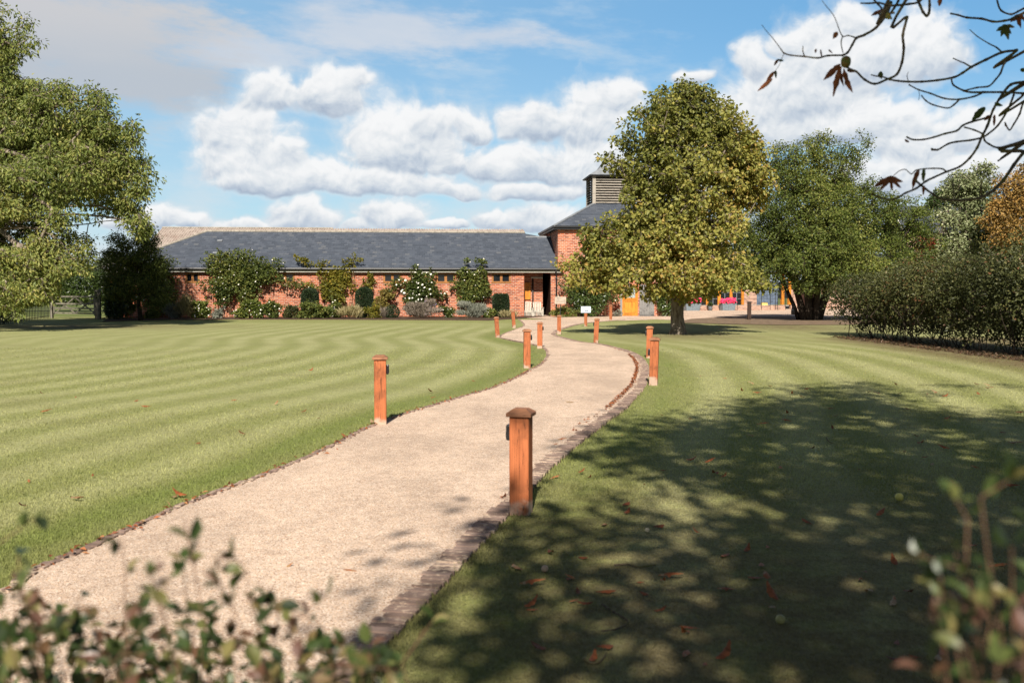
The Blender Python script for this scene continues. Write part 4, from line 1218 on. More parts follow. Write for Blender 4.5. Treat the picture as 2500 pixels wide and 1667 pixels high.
# ------------------------------------------------------------------ leaf materials
LEAF['lime'] = leaf_mat('leaf_lime', [(0.0, (0.062, 0.075, 0.018)), (0.3, (0.16, 0.172, 0.040)), (0.6, (0.265, 0.258, 0.062)), (0.9, (0.39, 0.345, 0.09)), (1.0, (0.42, 0.28, 0.08))], 0.38)
LEAF['mid'] = leaf_mat('leaf_mid', [(0.0, (0.040, 0.062, 0.013)), (0.4, (0.098, 0.132, 0.027)), (0.75, (0.180, 0.205, 0.045)), (1.0, (0.31, 0.30, 0.08))], 0.35)
LEAF['ash'] = leaf_mat('leaf_ash', [(0.0, (0.066, 0.092, 0.024)), (0.4, (0.17, 0.21, 0.055)), (0.75, (0.29, 0.305, 0.088)), (1.0, (0.39, 0.35, 0.11))], 0.36)
LEAF['hedge'] = leaf_mat('leaf_hedge', [(0.0, (0.026, 0.032, 0.011)), (0.4, (0.058, 0.066, 0.022)), (0.75, (0.098, 0.102, 0.034)), (0.93, (0.145, 0.132, 0.048)), (1.0, (0.16, 0.075, 0.035))], 0.22)
LEAF['rose'] = leaf_mat('leaf_rose', [(0.0, (0.028, 0.045, 0.012)), (0.4, (0.075, 0.102, 0.024)), (0.8, (0.165, 0.185, 0.042)), (1.0, (0.28, 0.26, 0.075))], 0.32)
LEAF['laurel'] = leaf_mat('leaf_laurel', [(0.0, (0.018, 0.032, 0.008)), (0.5, (0.05, 0.08, 0.018)), (1.0, (0.12, 0.16, 0.04))], 0.22, 0.32, 0.5)
LEAF['vine'] = leaf_mat('leaf_vine', [(0.0, (0.07, 0.075, 0.012)), (0.4, (0.15, 0.15, 0.022)), (0.75, (0.26, 0.22, 0.035)), (1.0, (0.38, 0.26, 0.04))], 0.38)
LEAF['gold'] = leaf_mat('leaf_gold', [(0.0, (0.085, 0.065, 0.018)), (0.5, (0.2, 0.165, 0.04)), (1.0, (0.34, 0.27, 0.075))], 0.3)
LEAF['yew'] = leaf_mat('leaf_yew', [(0.0, (0.010, 0.018, 0.008)), (0.5, (0.024, 0.040, 0.016)), (1.0, (0.052, 0.075, 0.028))], 0.12)
LEAF['grey'] = leaf_mat('leaf_grey', [(0.0, (0.10, 0.11, 0.08)), (0.5, (0.2, 0.21, 0.165)), (1.0, (0.32, 0.32, 0.27))], 0.2)
LEAF['lav'] = leaf_mat('leaf_lavender', [(0.0, (0.12, 0.10, 0.075)), (0.5, (0.22, 0.18, 0.14)), (0.85, (0.30, 0.24, 0.20)), (1.0, (0.28, 0.22, 0.34))], 0.2)
LEAF['straw'] = leaf_mat('leaf_straw', [(0.0, (0.16, 0.15, 0.06)), (0.5, (0.32, 0.27, 0.13)), (1.0, (0.5, 0.43, 0.25))], 0.3)
LEAF['orange'] = leaf_mat('leaf_orange', [(0.0, (0.11, 0.085, 0.025)), (0.4, (0.28, 0.175, 0.05)), (0.8, (0.46, 0.265, 0.08)), (1.0, (0.52, 0.38, 0.15))], 0.3)
LEAF['pale'] = leaf_mat('leaf_pale', [(0.0, (0.07, 0.09, 0.036)), (0.5, (0.19, 0.22, 0.10)), (0.9, (0.36, 0.38, 0.22)), (1.0, (0.5, 0.5, 0.34))], 0.25)
LEAF['red'] = leaf_mat('leaf_red', [(0.0, (0.10, 0.02, 0.012)), (0.6, (0.24, 0.05, 0.024)), (1.0, (0.34, 0.11, 0.05))], 0.3)
LEAF['brown'] = leaf_mat('leaf_brown', [(0.0, (0.10, 0.035, 0.014)), (0.35, (0.20, 0.062, 0.022)), (0.65, (0.32, 0.10, 0.036)), (0.85, (0.30, 0.16, 0.07)), (1.0, (0.36, 0.26, 0.15))], 0.12, 0.6)
LEAF['chest'] = leaf_mat('leaf_chestnut', [(0.0, (0.04, 0.06, 0.014)), (0.6, (0.09, 0.11, 0.025)), (1.0, (0.24, 0.12, 0.03))], 0.3)
LEAF['fore'] = leaf_mat('leaf_fore', [(0.0, (0.016, 0.026, 0.009)), (0.40, (0.042, 0.066, 0.018)), (0.66, (0.085, 0.105, 0.030)), (0.82, (0.20, 0.165, 0.06)), (0.90, (0.12, 0.06, 0.035)), (1.0, (0.12, 0.06, 0.045))], 0.22, 0.36, 0.38)
LEAF['far'] = leaf_mat('leaf_far', [(0.0, (0.05, 0.065, 0.04)), (1.0, (0.12, 0.135, 0.08))], 0.2)

# ------------------------------------------------------------------ trees
def px_blobs(cx, cy0, y, specs, depth=0.9):
    """ellipsoids read off the photograph: (px, py, half width, half height in photo pixels at 2352 wide, depth factor, y offset)"""
    base = gp(cx * 1.0629, cy0 * 1.0629); s = y / FPX * 1.0629; out = []
    for sp in specs:
        x, yy, rx, rz = sp[:4]; dy = sp[4] if len(sp) > 4 else 0.0; ry = sp[5] if len(sp) > 5 else rx * s * depth
        p = at(x * 1.0629, yy * 1.0629, y)
        out.append((p.x - base.x, dy, p.z, rx * s, ry, rz * s))
    return base, out


# the lime-like tree in front of the tower
base, B = px_blobs(1556, 768, gp(1654, 816).y, [
    (1588, 272, 116, 78, 0.2), (1586, 226, 60, 40, 0.1), (1578, 345, 178, 110, 0), (1500, 300, 75, 80, 0.3), (1590, 440, 180, 110, 0), (1690, 400, 70, 90, -0.3), (1420, 545, 100, 62, -0.3), (1500, 560, 130, 85, -0.8),
    (1610, 560, 140, 100, -0.6), (1700, 560, 88, 100, -0.2), (1720, 480, 55, 75, 0.3), (1375, 620, 88, 58, 0.0), (1470, 632, 115, 52, -1.0), (1600, 630, 140, 55, -1.1), (1720, 615, 78, 66, -0.2), (1590, 520, 150, 150, 1.4), (1338, 606, 48, 44, 0.2), (1445, 362, 58, 52, 0.1), (1500, 400, 60, 60, 0.4), (1748, 560, 60, 66, 0), (1705, 360, 66, 76, 0), (1738, 450, 50, 66, -0.2), (1420, 420, 40, 30, 0.3), (1760, 630, 40, 40, 0), (1712, 585, 92, 84, 0.3), (1772, 570, 40, 66, 0.2), (1735, 520, 60, 50, 0.8)])
base = gp(1654, 816)
ty = base.y


def not_cupola(p):
    """the gap in the crown through which the cupola shows"""
    y = p[:, 1] + ty; k = FPX / y
    u = 1250 + (p[:, 0] + base.x) * k; v = HOR - (p[:, 2] - CAMH) * k
    hole = (u > 1385) & (u < 1525 - 0.5 * np.abs(v - 455)) & (v > 432) & (v < 492)
    hole |= (u < 1445) & (v > 402) & (v < 545)
    return ~(hole & (RNG.random(len(p)) < 0.93))


def autumn(p, r):
    return np.where((p[:, 0] > 1.6) & (p[:, 2] > 4.0), 0.10, 0) + np.where(p[:, 2] < 3.6, 0.10, -0.02)


make_tree('broadleaf_tree', 'large yellowing broadleaf tree standing on the lawn in front of the brick tower', 'tree', base,
          [(0, 0, -0.1), (0.02, 0, 0.25), (-0.02, 0, 0.7), (0.0, 0.02, 1.5), (0.05, 0.05, 2.6), (0.1, 0.1, 4.2), (0.3, 0.1, 6.0), (0.4, 0.1, 7.6)], [0.42, 0.29, 0.255, 0.235, 0.21, 0.17, 0.11, 0.06],
          B, 1600, 46, 0.34, (0.15, 0.125), (LEAF['lime'], BARK), 21, shell=0.66, gap=0.74, gapf=0.95, lumpy=0.30, droop=0.12, tintf=autumn, clip=not_cupola, twig=5, tip=0.009)

# multi-stemmed tree behind, right of it
b2 = gp(1977, 782)
_, B = px_blobs(1860, 735, b2.y, [(1850, 400, 85, 80, 0), (1930, 380, 70, 65, 0.4), (1980, 345, 32, 42, 0), (1890, 330, 30, 32, 0.3), (1800, 385, 48, 55, 0.2), (1850, 500, 115, 100, -0.8), (1960, 500, 110, 105, -0.3), (2060, 505, 88, 72, 0), (2105, 560, 60, 62, 0),
                                  (1840, 600, 90, 55, -1.2), (1930, 620, 90, 40, -0.5), (1780, 560, 55, 65, 0), (2010, 590, 90, 55, -0.6), (1900, 520, 130, 130, 1.5), (1790, 640, 45, 28, -0.5), (1850, 610, 70, 40, -3.0), (1930, 600, 70, 45, -3.0), (1990, 630, 60, 30, -2.0), (1880, 560, 80, 60, -2.6), (1870, 655, 80, 16, -1.5), (1762, 520, 50, 90, 0.3), (1775, 610, 40, 50, 0), (1730, 545, 46, 78, 0.8), (1726, 622, 46, 40, 0.4), (1745, 590, 60, 60, 1.2)])
mt = make_tree('multi_stem_tree', 'dark green multi-stemmed tree with a bushy crown on bare soil right of the yellowing tree', 'tree', b2,
               [(0, 0, -0.1), (0, 0, 0.6), (-0.1, 0, 1.6), (-0.1, 0.1, 3.0), (0, 0.1, 5.0)], [0.34, 0.28, 0.22, 0.17, 0.10],
               B, 1950, 60, 0.42, (0.13, 0.078), (LEAF['mid'], BARKD), 33, shell=0.62, gap=0.42, gapf=1.1, droop=0.0, twig=4, tip=0.010)
for k, (x0, y0, x1, x2, r0) in enumerate(((-0.35, -0.1, -0.9, -1.6, 0.2), (-0.15, -0.3, -0.35, -0.6, 0.18), (0.22, -0.2, 0.35, 0.7, 0.2), (0.45, 0.0, 0.95, 1.7, 0.17), (0.62, 0.1, 1.3, 2.3, 0.11), (-0.55, 0.2, -1.4, -2.2, 0.12))):
    MB().tube([(x0, y0, -0.08), (x0 + (x1 - x0) * 0.4, y0 * 1.2, 0.9), (x1, y0 * 1.3, 2.0), (x2, y0, 3.9)], [r0 * 1.15, r0, r0 * 0.85, r0 * 0.5], 10).build('stem', BARKD, mt, True)

# the big ash-like tree at the left edge
yl = 45.0
_, B = px_blobs(-60, 740, yl, [(15, 95, 72, 68, 0), (-90, 60, 90, 110, 0.5), (150, 265, 120, 75, 0), (60, 330, 110, 110, 0.5), (255, 345, 78, 75, 0), (290, 430, 50, 80, 0.2), (180, 400, 110, 90, -1.0), (60, 470, 110, 110, -1.5), (160, 520, 85, 70, -1.5),
                               (20, 590, 120, 85, -2.0), (130, 610, 115, 72, -2.0), (205, 600, 52, 62, -1.6), (70, 665, 140, 50, -2.5), (20, 180, 60, 50, 0.3), (70, 225, 80, 60, 0.2), (300, 400, 50, 70, 0.2), (250, 300, 60, 50, 0), (-120, 400, 140, 260, 0), (-240, 350, 140, 260, 0), (80, 430, 150, 190, 3.0, 3.0), (250, 480, 30, 25, 0.4), (300, 500, 26, 40, 0.4),
                               (200, 220, 45, 34, 0.2), (-40, 330, 120, 110, 1.0), (-20, 230, 110, 90, 1.5), (10, 270, 110, 70, 7.5, 3.0), (-20, 350, 110, 90, 6.5, 3.0), (70, 350, 70, 70, 7.0, 2.5), (305, 545, 34, 34, 0.3), (265, 500, 46, 26, 0), (318, 515, 26, 34, 0), (235, 520, 30, 26, 0),  (-60, 480, 110, 120, 2), (-150, 210, 80, 80, 0), (-110, 265, 80, 70, 1), (-200, 220, 80, 80, 0), (-210, 70, 110, 110, 0), (-140, 110, 90, 90, 1), (-60, 110, 70, 70, 1), (-150, 300, 80, 80, 3), (150, 470, 90, 60, -0.5), (60, 500, 110, 60, 0.5), (40, 525, 120, 50, -1.2), (120, 545, 90, 50, -1.4), (30, 640, 120, 60, -1.8), (100, 640, 90, 50, -1.4), (190, 560, 60, 60, -0.6)])
bx = at(-60 * 1.0629, 708, yl).x
basel = Vector((bx, yl, 0))
_b0 = gp(-60 * 1.0629, 740 * 1.0629)
B = [(b[0] + _b0.x - bx, b[1], b[2], b[3], b[4], b[5]) for b in B]


def left_gap(p):
    y = p[:, 1] + yl; k = FPX / y
    u = 1250 + (p[:, 0] + bx) * k; v = HOR - (p[:, 2] - CAMH) * k
    hole = (((u - 268) / 34) ** 2 + ((v - 592) / 34) ** 2 < 1) | ((u > 135) & (v < 200) & (u < 400)) | ((u > 60) & (u < 170) & (v > 165) & (v < 200))
    low = ((v > 745) & (u > 60)) | ((v > 672 + 6 * np.sin(u * 0.09)) & (u > 150))
    return ~((hole & (RNG.random(len(p)) < 0.93)) | low)


make_tree('ash_tree', 'huge spreading olive green ash tree filling the left edge of the lawn', 'tree', basel,
          [(0, 0, -0.1), (0.05, 0, 0.5), (0, 0, 2.0), (0.2, 0, 4.2), (0.5, 0.1, 7.0), (0.9, 0.1, 10.0), (1.0, 0.1, 13.0)], [0.75, 0.58, 0.5, 0.46, 0.38, 0.26, 0.12],
          B, 3700, 48, 0.42, (0.185, 0.078), (LEAF['ash'], BARK), 45, shell=0.6, gap=0.70, gapf=1.05, lumpy=0.26, droop=0.3, clip=left_gap, twig=4, tip=0.011)

# low drooping tree by the barn's left corner
yd = 57.0
bd = Vector((at(322 * 1.0629, 708, yd).x, yd, 0))
_b0 = gp(322 * 1.0629, 740 * 1.0629)
_, B = px_blobs(322, 740, yd, [(318, 575, 50, 44, 0), (285, 622, 42, 42, 0.2), (362, 612, 36, 44, 0), (338, 545, 26, 24, 0), (320, 655, 66, 34, 0), (250, 655, 30, 34, 0.3), (355, 680, 40, 30, 0), (252, 605, 28, 42, 0.2), (270, 560, 24, 30, 0)])
B = [(b[0] + _b0.x - bd.x, b[1], b[2], b[3], b[4], b[5]) for b in B]
make_tree('drooping_tree', 'small dark drooping tree beside the left corner of the slate barn', 'tree', bd,
          [(0, 0, -0.1), (-0.1, 0, 1.0), (0, 0, 2.2), (0.1, 0, 3.4)], [0.14, 0.11, 0.09, 0.06], B, 360, 60, 0.38, (0.14, 0.06), (LEAF['rose'], BARKD), 61, shell=0.5, gap=0.2, droop=0.3, tip=0.008)

# far right trees behind the hedge
def simple_tree(px, Y, name, label, specs, leafm, nc, per, leaf, seed, cr=0.5, gap=0.25):
    b = Vector((at(px * 1.0629, 708, Y).x, Y, 0)); b0 = gp(px * 1.0629, 760)
    _, B = px_blobs(px, 760 / 1.0629, Y, specs)
    B = [(q[0] + b0.x - b.x, q[1], q[2], q[3], q[4], q[5]) for q in B]
    h = max(q[2] for q in B)
    return make_tree(name, label, 'tree', b, [(0, 0, -0.1), (0.05, 0, h * 0.3), (0, 0.1, h * 0.6), (0.05, 0, h)], [0.3, 0.24, 0.18, 0.08], B, nc, per, cr, leaf, (leafm, BARK), seed, shell=0.55, gap=gap, tip=0.012)


simple_tree(2325, 57, 'autumn_tree', 'orange autumn tree behind the hedge at the right edge', [(2325, 450, 42, 56), (2375, 430, 46, 66), (2295, 520, 34, 50), (2350, 540, 56, 50), (2400, 520, 40, 60)], LEAF['orange'], 330, 60, (0.16, 0.10), 71, 0.5)
simple_tree(2215, 61, 'whitebeam_tree', 'pale grey-green tree left of the orange tree behind the hedge', [(2215, 435, 44, 46), (2255, 415, 32, 40), (2195, 510, 40, 60), (2255, 500, 54, 66), (2210, 570, 66, 46), (2290, 560, 50, 40)], LEAF['pale'], 330, 60, (0.17, 0.11), 72, 0.5)
simple_tree(2165, 70, 'dark_tree', 'dark green treetop just left of the pale grey-green tree', [(2175, 455, 34, 24), (2150, 470, 20, 18), (2200, 440, 22, 30), (2130, 600, 60, 60)], LEAF['dark'], 170, 55, (0.2, 0.13), 73, 0.5)
simple_tree(2132, 62, 'red_tree', 'small red-leaved tree between the bushy tree and the pale one', [(2130, 566, 24, 26), (2120, 600, 28, 20)], LEAF['red'], 70, 50, (0.15, 0.09), 74, 0.4)
for i, (px, t, Y) in enumerate(((238, 597, 150), (262, 588, 140), (286, 596, 160))):
    simple_tree(px, Y, 'distant_tree', ['distant tree far beyond the laurel hedge, leftmost of three', 'distant tree far beyond the laurel hedge, tallest of three', 'distant tree far beyond the laurel hedge, nearest the barn'][i], [(px, t + 22, 20, 22), (px - 14, t + 35, 14, 16), (px + 12, t + 36, 14, 18)], LEAF['far'], 90, 40, (0.5, 0.35), 80 + i, 0.9, 0.0)

# ------------------------------------------------------------------ hedges
hb = []; rr = random.Random(9)
for k in range(34):
    t = k / 33; y = 38.2 - 22.0 * t; x = 13.6 + 1.5 * t + rr.uniform(-0.25, 0.25); h = 2.5 + 1.25 * min(1, t * 1.4) + rr.uniform(-0.2, 0.22)
    cz = 0.42 + h / 2 * 0.76
    hb.append((x - 13.6, y - 30, cz, 1.55, 0.8, h - cz))
    hb.append((x - 13.6 + rr.uniform(-0.6, 0.2), y - 30, h * 0.62 + rr.uniform(-.2, .2), 1.05, 0.7, 0.62))
hd = shrub('hedge', 'long loose brown-green hedge along the right side of the lawn', 'hedge', Vector((13.6, 30, 0)), hb, 125000, (0.088, 0.055), LEAF['hedge'], 91, shell=0.66, stems=0, gap=0.32, gapf=1.7, floor=0.16, sprays=520, stem_mat=BARKD)
A = []; Bq = []
for k in range(170):
    t = rr.random(); y = 38.0 - 22.0 * t - 30; x = -1.0 + 1.5 * t + abs(rr.gauss(0, 0.55)); p = np.array([x, y, 0.0])
    for j in range(3):
        q = p + np.array([rr.gauss(-0.05, 0.14), rr.gauss(0, 0.14), 0.42]); A.append(p); Bq.append(q); p = q
segs_mesh('stem', np.array(A), np.array(Bq), np.full(len(A), 0.014), np.full(len(A), 0.011), BARKD, hd, 5)['kind'] = 'stuff'
yq = 82.0
xa, xb_ = at(60, 708, yq).x, at(300, 708, yq).x
hb = [(x, 0.5 * math.sin(x), 1.95, 0.9, 0.9, 1.6 + 0.12 * math.sin(3 * x)) for x in np.arange(-4.0, xb_ - xa, 0.55)]
shrub('laurel_hedge', 'glossy green laurel hedge beyond the field gate', 'hedge', Vector((xa, yq, 0)), hb, 24000, (0.24, 0.11), LEAF['laurel'], 92, shell=0.75, stems=0, stem_mat=BARKD, up=0.8)

# ------------------------------------------------------------------ wall plants and bed plants, each from its box in the photograph
def wp(x0, x1, y0, y1, name, label, cat, leafk, n, leaf, seed, dy=0.35, off=-0.45, lumps=9, **kw):
    """a plant filling the photograph box (full-size pixels) just in front of the barn wall"""
    Xa, z1 = bl(x0, y0, off); Xb, z0 = bl(x1, y1, off); z0 = max(0.0, z0); r = random.Random(seed); Bb = []
    cxx = (Xa + Xb) / 2; w = (Xb - Xa) / 2; h = (z1 - z0)
    top = kw.pop('profile', None); wid = kw.pop('widths', None)
    for k in range(lumps):
        t = (k + 0.5) / lumps; z = z0 + h * (0.12 + 0.76 * t); f = wid[min(len(wid) - 1, int(t * len(wid)))] if wid else (1 - 0.5 * abs(t - 0.45))
        for s in range(2):
            u = r.uniform(-0.62, 0.62) * w * f
            Bb.append((u, r.uniform(-0.08, 0.08), z, w * f * r.uniform(0.38, 0.55), dy * r.uniform(0.7, 1.1), max(0.16, h * r.uniform(0.12, 0.2))))
    for b in kw.pop('extra', ()):                     # (px,py,half width px,half height px)
        X, z = bl(b[0], b[1], off); s = 0.0268; Bb.append((X - cxx, 0, z, b[2] * s, dy * 0.7, b[3] * s))
    return shrub(name, label, cat, bw(cxx, off), Bb, n, leaf, LEAF[leafk], seed, AB, stem_mat=kw.pop('stem_mat', STEM), **kw)


RL = (0.15, 0.105)
wp(345, 446, 628, 766, 'climbing_rose', 'dark climbing rose on the shaded left end of the barn wall', 'climbing rose', 'rose', 3600, RL, 101, 0.4, -0.5, flowers=(14, 0.13, FLW), sprays=20)
wp(262, 352, 690, 783, 'rose_bush', 'white flowered rose bush in shade beside the outer gate post', 'rose bush', 'rose', 2600, RL, 102, 0.6, -1.8, flowers=(16, 0.16, FLW), sprays=16)
wp(455, 690, 612, 745, 'climbing_rose', 'largest climbing rose on the barn wall, rising over the gutter', 'climbing rose', 'rose', 8800, RL, 103, 0.55, -0.6, 11, widths=(0.45, 0.55, 0.95, 1.0, 1.0, 0.85, 0.62), flowers=(46, 0.11, FLW), sprays=70,
   extra=((712, 692, 34, 14), (735, 698, 20, 9), (590, 622, 40, 16), (530, 640, 40, 18), (668, 645, 30, 14)))
wp(770, 868, 650, 742, 'wall_vine', 'yellow-green vine trained around a window of the barn wall', 'vine', 'vine', 3300, (0.15, 0.12), 104, 0.25, -0.35, 9, widths=(0.5, 0.8, 1.0, 0.95, 0.85, 0.7), sprays=40, gap=0.25,
   extra=((738, 636, 14, 8), (755, 645, 16, 8), (790, 643, 18, 7), (850, 640, 18, 10), (875, 636, 14, 6), (785, 665, 12, 22), (846, 668, 10, 24), (865, 700, 18, 16), (760, 700, 16, 12), (724, 628, 6, 6), (862, 626, 6, 7)))
wp(886, 914, 662, 712, 'wall_climber', 'small thin climber on the bare wall right of the vine', 'climber', 'vine', 420, (0.13, 0.09), 105, 0.2, -0.3, 5, sprays=8, gap=0.3)
wp(908, 971, 706, 762, 'golden_shrub', 'golden leaved shrub between the dark yew column and the clipped ball', 'shrub', 'gold', 1700, (0.12, 0.085), 106, 0.4, -0.6, 6, sprays=8)
wp(962, 1085, 660, 752, 'climbing_rose', 'white rose in full bloom on the middle of the barn wall', 'climbing rose', 'rose', 4200, RL, 107, 0.4, -0.5, 9, widths=(0.55, 0.7, 0.85, 0.95, 0.9, 0.6, 0.4), flowers=(70, 0.17, FLW), sprays=36,
   extra=((958, 700, 16, 14), (975, 690, 20, 10), (1015, 653, 8, 8), (1076, 720, 18, 14)))
wp(1098, 1210, 652, 752, 'climbing_rose', 'dark green climbing rose by the small window nearest the passage', 'climbing rose', 'rose', 4600, RL, 108, 0.45, -0.5, 9, widths=(0.55, 0.75, 0.95, 0.95, 0.8, 0.7), flowers=(16, 0.12, FLW), sprays=36,
   extra=((1140, 640, 8, 10), (1168, 638, 14, 8), (1180, 640, 10, 7)))
yb_ = 51.5
for (x0, x1, y0, y1, lab, sd_) in ((-90, 50, 690, 792, 'dark shrub at the extreme left edge under the ash tree beside the railings', 190), (258, 300, 700, 780, 'dark dense shrub between the outer gate post and the barn corner', 191)):
    Y_ = yb_ if x0 < 0 else 59.0
    a_ = at(x0, y1, Y_); b_ = at(x1, y0, Y_); cx_ = (a_.x + b_.x) / 2; w_ = (b_.x - a_.x) / 2; h_ = b_.z
    shrub('dark_shrub', lab, 'shrub', Vector((cx_, Y_, 0)), [(w_ * u, 0, h_ * v, w_ * 0.55, 0.7, h_ * 0.36) for u, v in ((-0.45, 0.35), (0.4, 0.35), (0, 0.62), (-0.3, 0.6), (0.35, 0.55))], 3600, (0.15, 0.085), LEAF['laurel'], sd_, stems=5, stem_mat=STEM, sprays=14)
# clipped yews
def yew(x0, x1, y0, y1, label, seed, square=False, off=-1.6):
    Xa, z1 = bl(x0, y0, off); Xb, _ = bl(x1, y0, off); w = (Xb - Xa) / 2; cxx = (Xa + Xb) / 2; r = np.random.default_rng(seed)
    root = empty('yew_topiary', bw(cxx, off), AB, label, 'topiary', 'clipped yews along the bed')
    n = 9500; a = r.random(n) * 2 * PI; t = r.random(n); rad = np.sqrt(r.uniform(0.72, 1.0, n))
    z = 0.05 + (z1 - 0.05) * t; prof = np.where(t > 0.8, np.sqrt(np.maximum(0, 1 - ((t - 0.8) / 0.2) ** 2)), 1.0) if not square else np.where(t > 0.95, 0.9, 1.0)
    prof = prof * (0.82 + 0.18 * np.sin(np.clip(t, 0, 1) * PI * 0.8 + 0.3))
    fill = r.random(n) < (0.12 if not square else 0.2); rad = np.where(fill, rad * r.random(n) ** 0.5, rad)
    if square: p = np.stack([np.clip(np.cos(a) * 1.35, -1, 1) * rad * w * prof, np.clip(np.sin(a) * 1.35, -1, 1) * rad * w * prof, z], 1)
    else: p = np.stack([np.cos(a) * rad * w * prof, np.sin(a) * rad * w * prof, z], 1)
    p += r.normal(size=(n, 3)) * 0.012
    out = unit(p - np.array([0, 0, 1.0]) * np.clip(z, 0, z1 * 0.75)[:, None])
    leaves('foliage', p, out + rsphere(n, r) * 0.8, rsphere(n, r) * 0.6 + out, 0.105, 0.055, np.clip(0.45 + 0.25 * r.normal(size=n), 0, 1), LEAF['yew'], root)
    MB().lathe([(0.05, -0.05), (0.05, z1 * 0.5)], 8).build('trunk', BARKD, root)


yew(736, 777, 705, 758, 'short round-topped clipped yew left of the vine', 121)
yew(869, 910, 703, 768, 'tall dark clipped yew column between vine and golden shrub', 122, off=-2.2)
yew(1205, 1241, 719, 778, 'square-topped clipped yew beside the brick pier', 123, True, off=-2.4)
# bed plants: (x0,x1,y0,y1, name, label, category, leaf, n, leaf size, flowers)
FB = -3.3
bedp = [
    (255, 300, 742, 787, 'silver_plant', 'silvery plant at the foot of the outer gate post', 'plant', 'grey', 900, (0.12, 0.05), None),
    (352, 392, 758, 784, 'low_shrub', 'low dark green shrub at the shaded left end of the bed', 'shrub', 'rose', 700, (0.10, 0.06), None),
    (402, 446, 745, 784, 'silver_plant', 'silvery grey plant left of the first bright green bed shrub', 'plant', 'grey', 1000, (0.12, 0.04), None),
    (430, 470, 735, 783, 'grass_clump', 'tall straw-coloured grass clump at the left part of the bed', 'grass clump', 'straw', 420, (0.42, 0.022), None),
    (462, 522, 738, 783, 'bed_shrub', 'rounded light green shrub with white flowers under the largest rose, leftmost', 'shrub', 'mid', 1500, (0.11, 0.07), (24, 0.10, FLW)),
    (516, 546, 760, 782, 'silver_plant', 'small grey-blue plant between two round green shrubs under the largest rose', 'plant', 'grey', 500, (0.11, 0.04), None),
    (572, 650, 735, 782, 'bed_shrub', 'wide light green shrub with white flowers under the largest rose', 'shrub', 'mid', 2100, (0.11, 0.07), (30, 0.10, FLW)),
    (640, 688, 738, 780, 'rose_bush', 'low pinkish-white rose bush right of the wide light green shrub', 'rose bush', 'rose', 1000, (0.11, 0.07), (18, 0.12, FLW)),
    (684, 730, 750, 779, 'low_shrub', 'low dull green mound left of the short round-topped yew', 'shrub', 'hedge', 1100, (0.09, 0.05), None),
    (724, 780, 742, 780, 'bed_shrub', 'leafy green shrub in front of the short round-topped yew', 'shrub', 'rose', 1300, (0.11, 0.07), None),
    (770, 806, 748, 780, 'bed_shrub', 'small dark leafy shrub with two white blooms below the vine', 'shrub', 'rose', 800, (0.11, 0.075), (4, 0.16, FLW)),
    (800, 832, 738, 779, 'rose_bush', 'slim white rose bush at the foot of the vine', 'rose bush', 'rose', 700, (0.11, 0.075), (12, 0.15, FLW)),
    (822, 884, 762, 781, 'grass_clump', 'pale strappy clump in front of the bare wall below the vine', 'grass clump', 'straw', 520, (0.34, 0.03), None),
    (884, 930, 752, 781, 'bed_shrub', 'yellowish low shrub in front of the tall yew column', 'shrub', 'vine', 700, (0.11, 0.05), None),
    (918, 950, 764, 781, 'grass_clump', 'low brown seed-head clump left of the clipped ball', 'grass clump', 'lav', 380, (0.26, 0.025), None),
    (986, 1072, 746, 780, 'lavender', 'wide faded lavender mound below the rose in full bloom', 'lavender', 'lav', 2300, (0.20, 0.022), None),
    (1036, 1064, 736, 756, 'lavender', 'violet flowering lavender top behind the wide faded mound', 'lavender', 'lav', 420, (0.16, 0.03), (26, 0.07, FLV)),
    (1068, 1112, 752, 781, 'bed_shrub', 'small green shrub with white flowers right of the lavender', 'shrub', 'rose', 700, (0.1, 0.06), (14, 0.10, FLW)),
    (1110, 1188, 742, 783, 'silver_shrub', 'large grey-green lavender shrub under the rose nearest the passage', 'shrub', 'grey', 2300, (0.16, 0.03), None),
    (1180, 1216, 757, 783, 'bed_shrub', 'small mixed shrub between grey-green lavender and square yew', 'shrub', 'rose', 600, (0.1, 0.06), (6, 0.09, FLW)),
    (1218, 1262, 770, 783, 'grass_clump', 'pale strappy clump in front of the square yew', 'grass clump', 'straw', 300, (0.24, 0.03), None),
]
for i, (x0, x1, y0, y1, nm, lab, cat, lk, n, lf, fl) in enumerate(bedp):
    e_ = (x1 - x0) * 0.10; wp(x0 - e_, x1 + e_, y0 - 3, y1, nm, lab, cat, lk, int(n * 1.9), (lf[0] * 1.25, lf[1] * 1.35), 140 + i, 0.5, FB + (0.9 if y1 < 760 else 0.35 * ((i * 7) % 3 - 1) * 0.5), 6, flowers=fl, blade=nm in ('grass_clump', 'lavender', 'silver_shrub'), stems=4, sprays=0 if nm in ('grass_clump', 'lavender', 'silver_shrub') else 8, shell=0.5)
Xb, zb3 = bl(956, 753, FB)
b = shrub('box_ball', 'dark green clipped ball between the golden shrub and the lavender', 'topiary', bw(Xb, FB + 0.2), [(0, 0, 0.36, 0.52, 0.5, 0.40)], 2200, (0.07, 0.045), LEAF['yew'], 170, AB, shell=0.85, stems=3, stem_mat=BARKD)
# plants right of the passage, below the tower
def tp_(x0, x1, y0, y1, *a, **k): return wp(x0, x1, y0, y1, *a, **k)


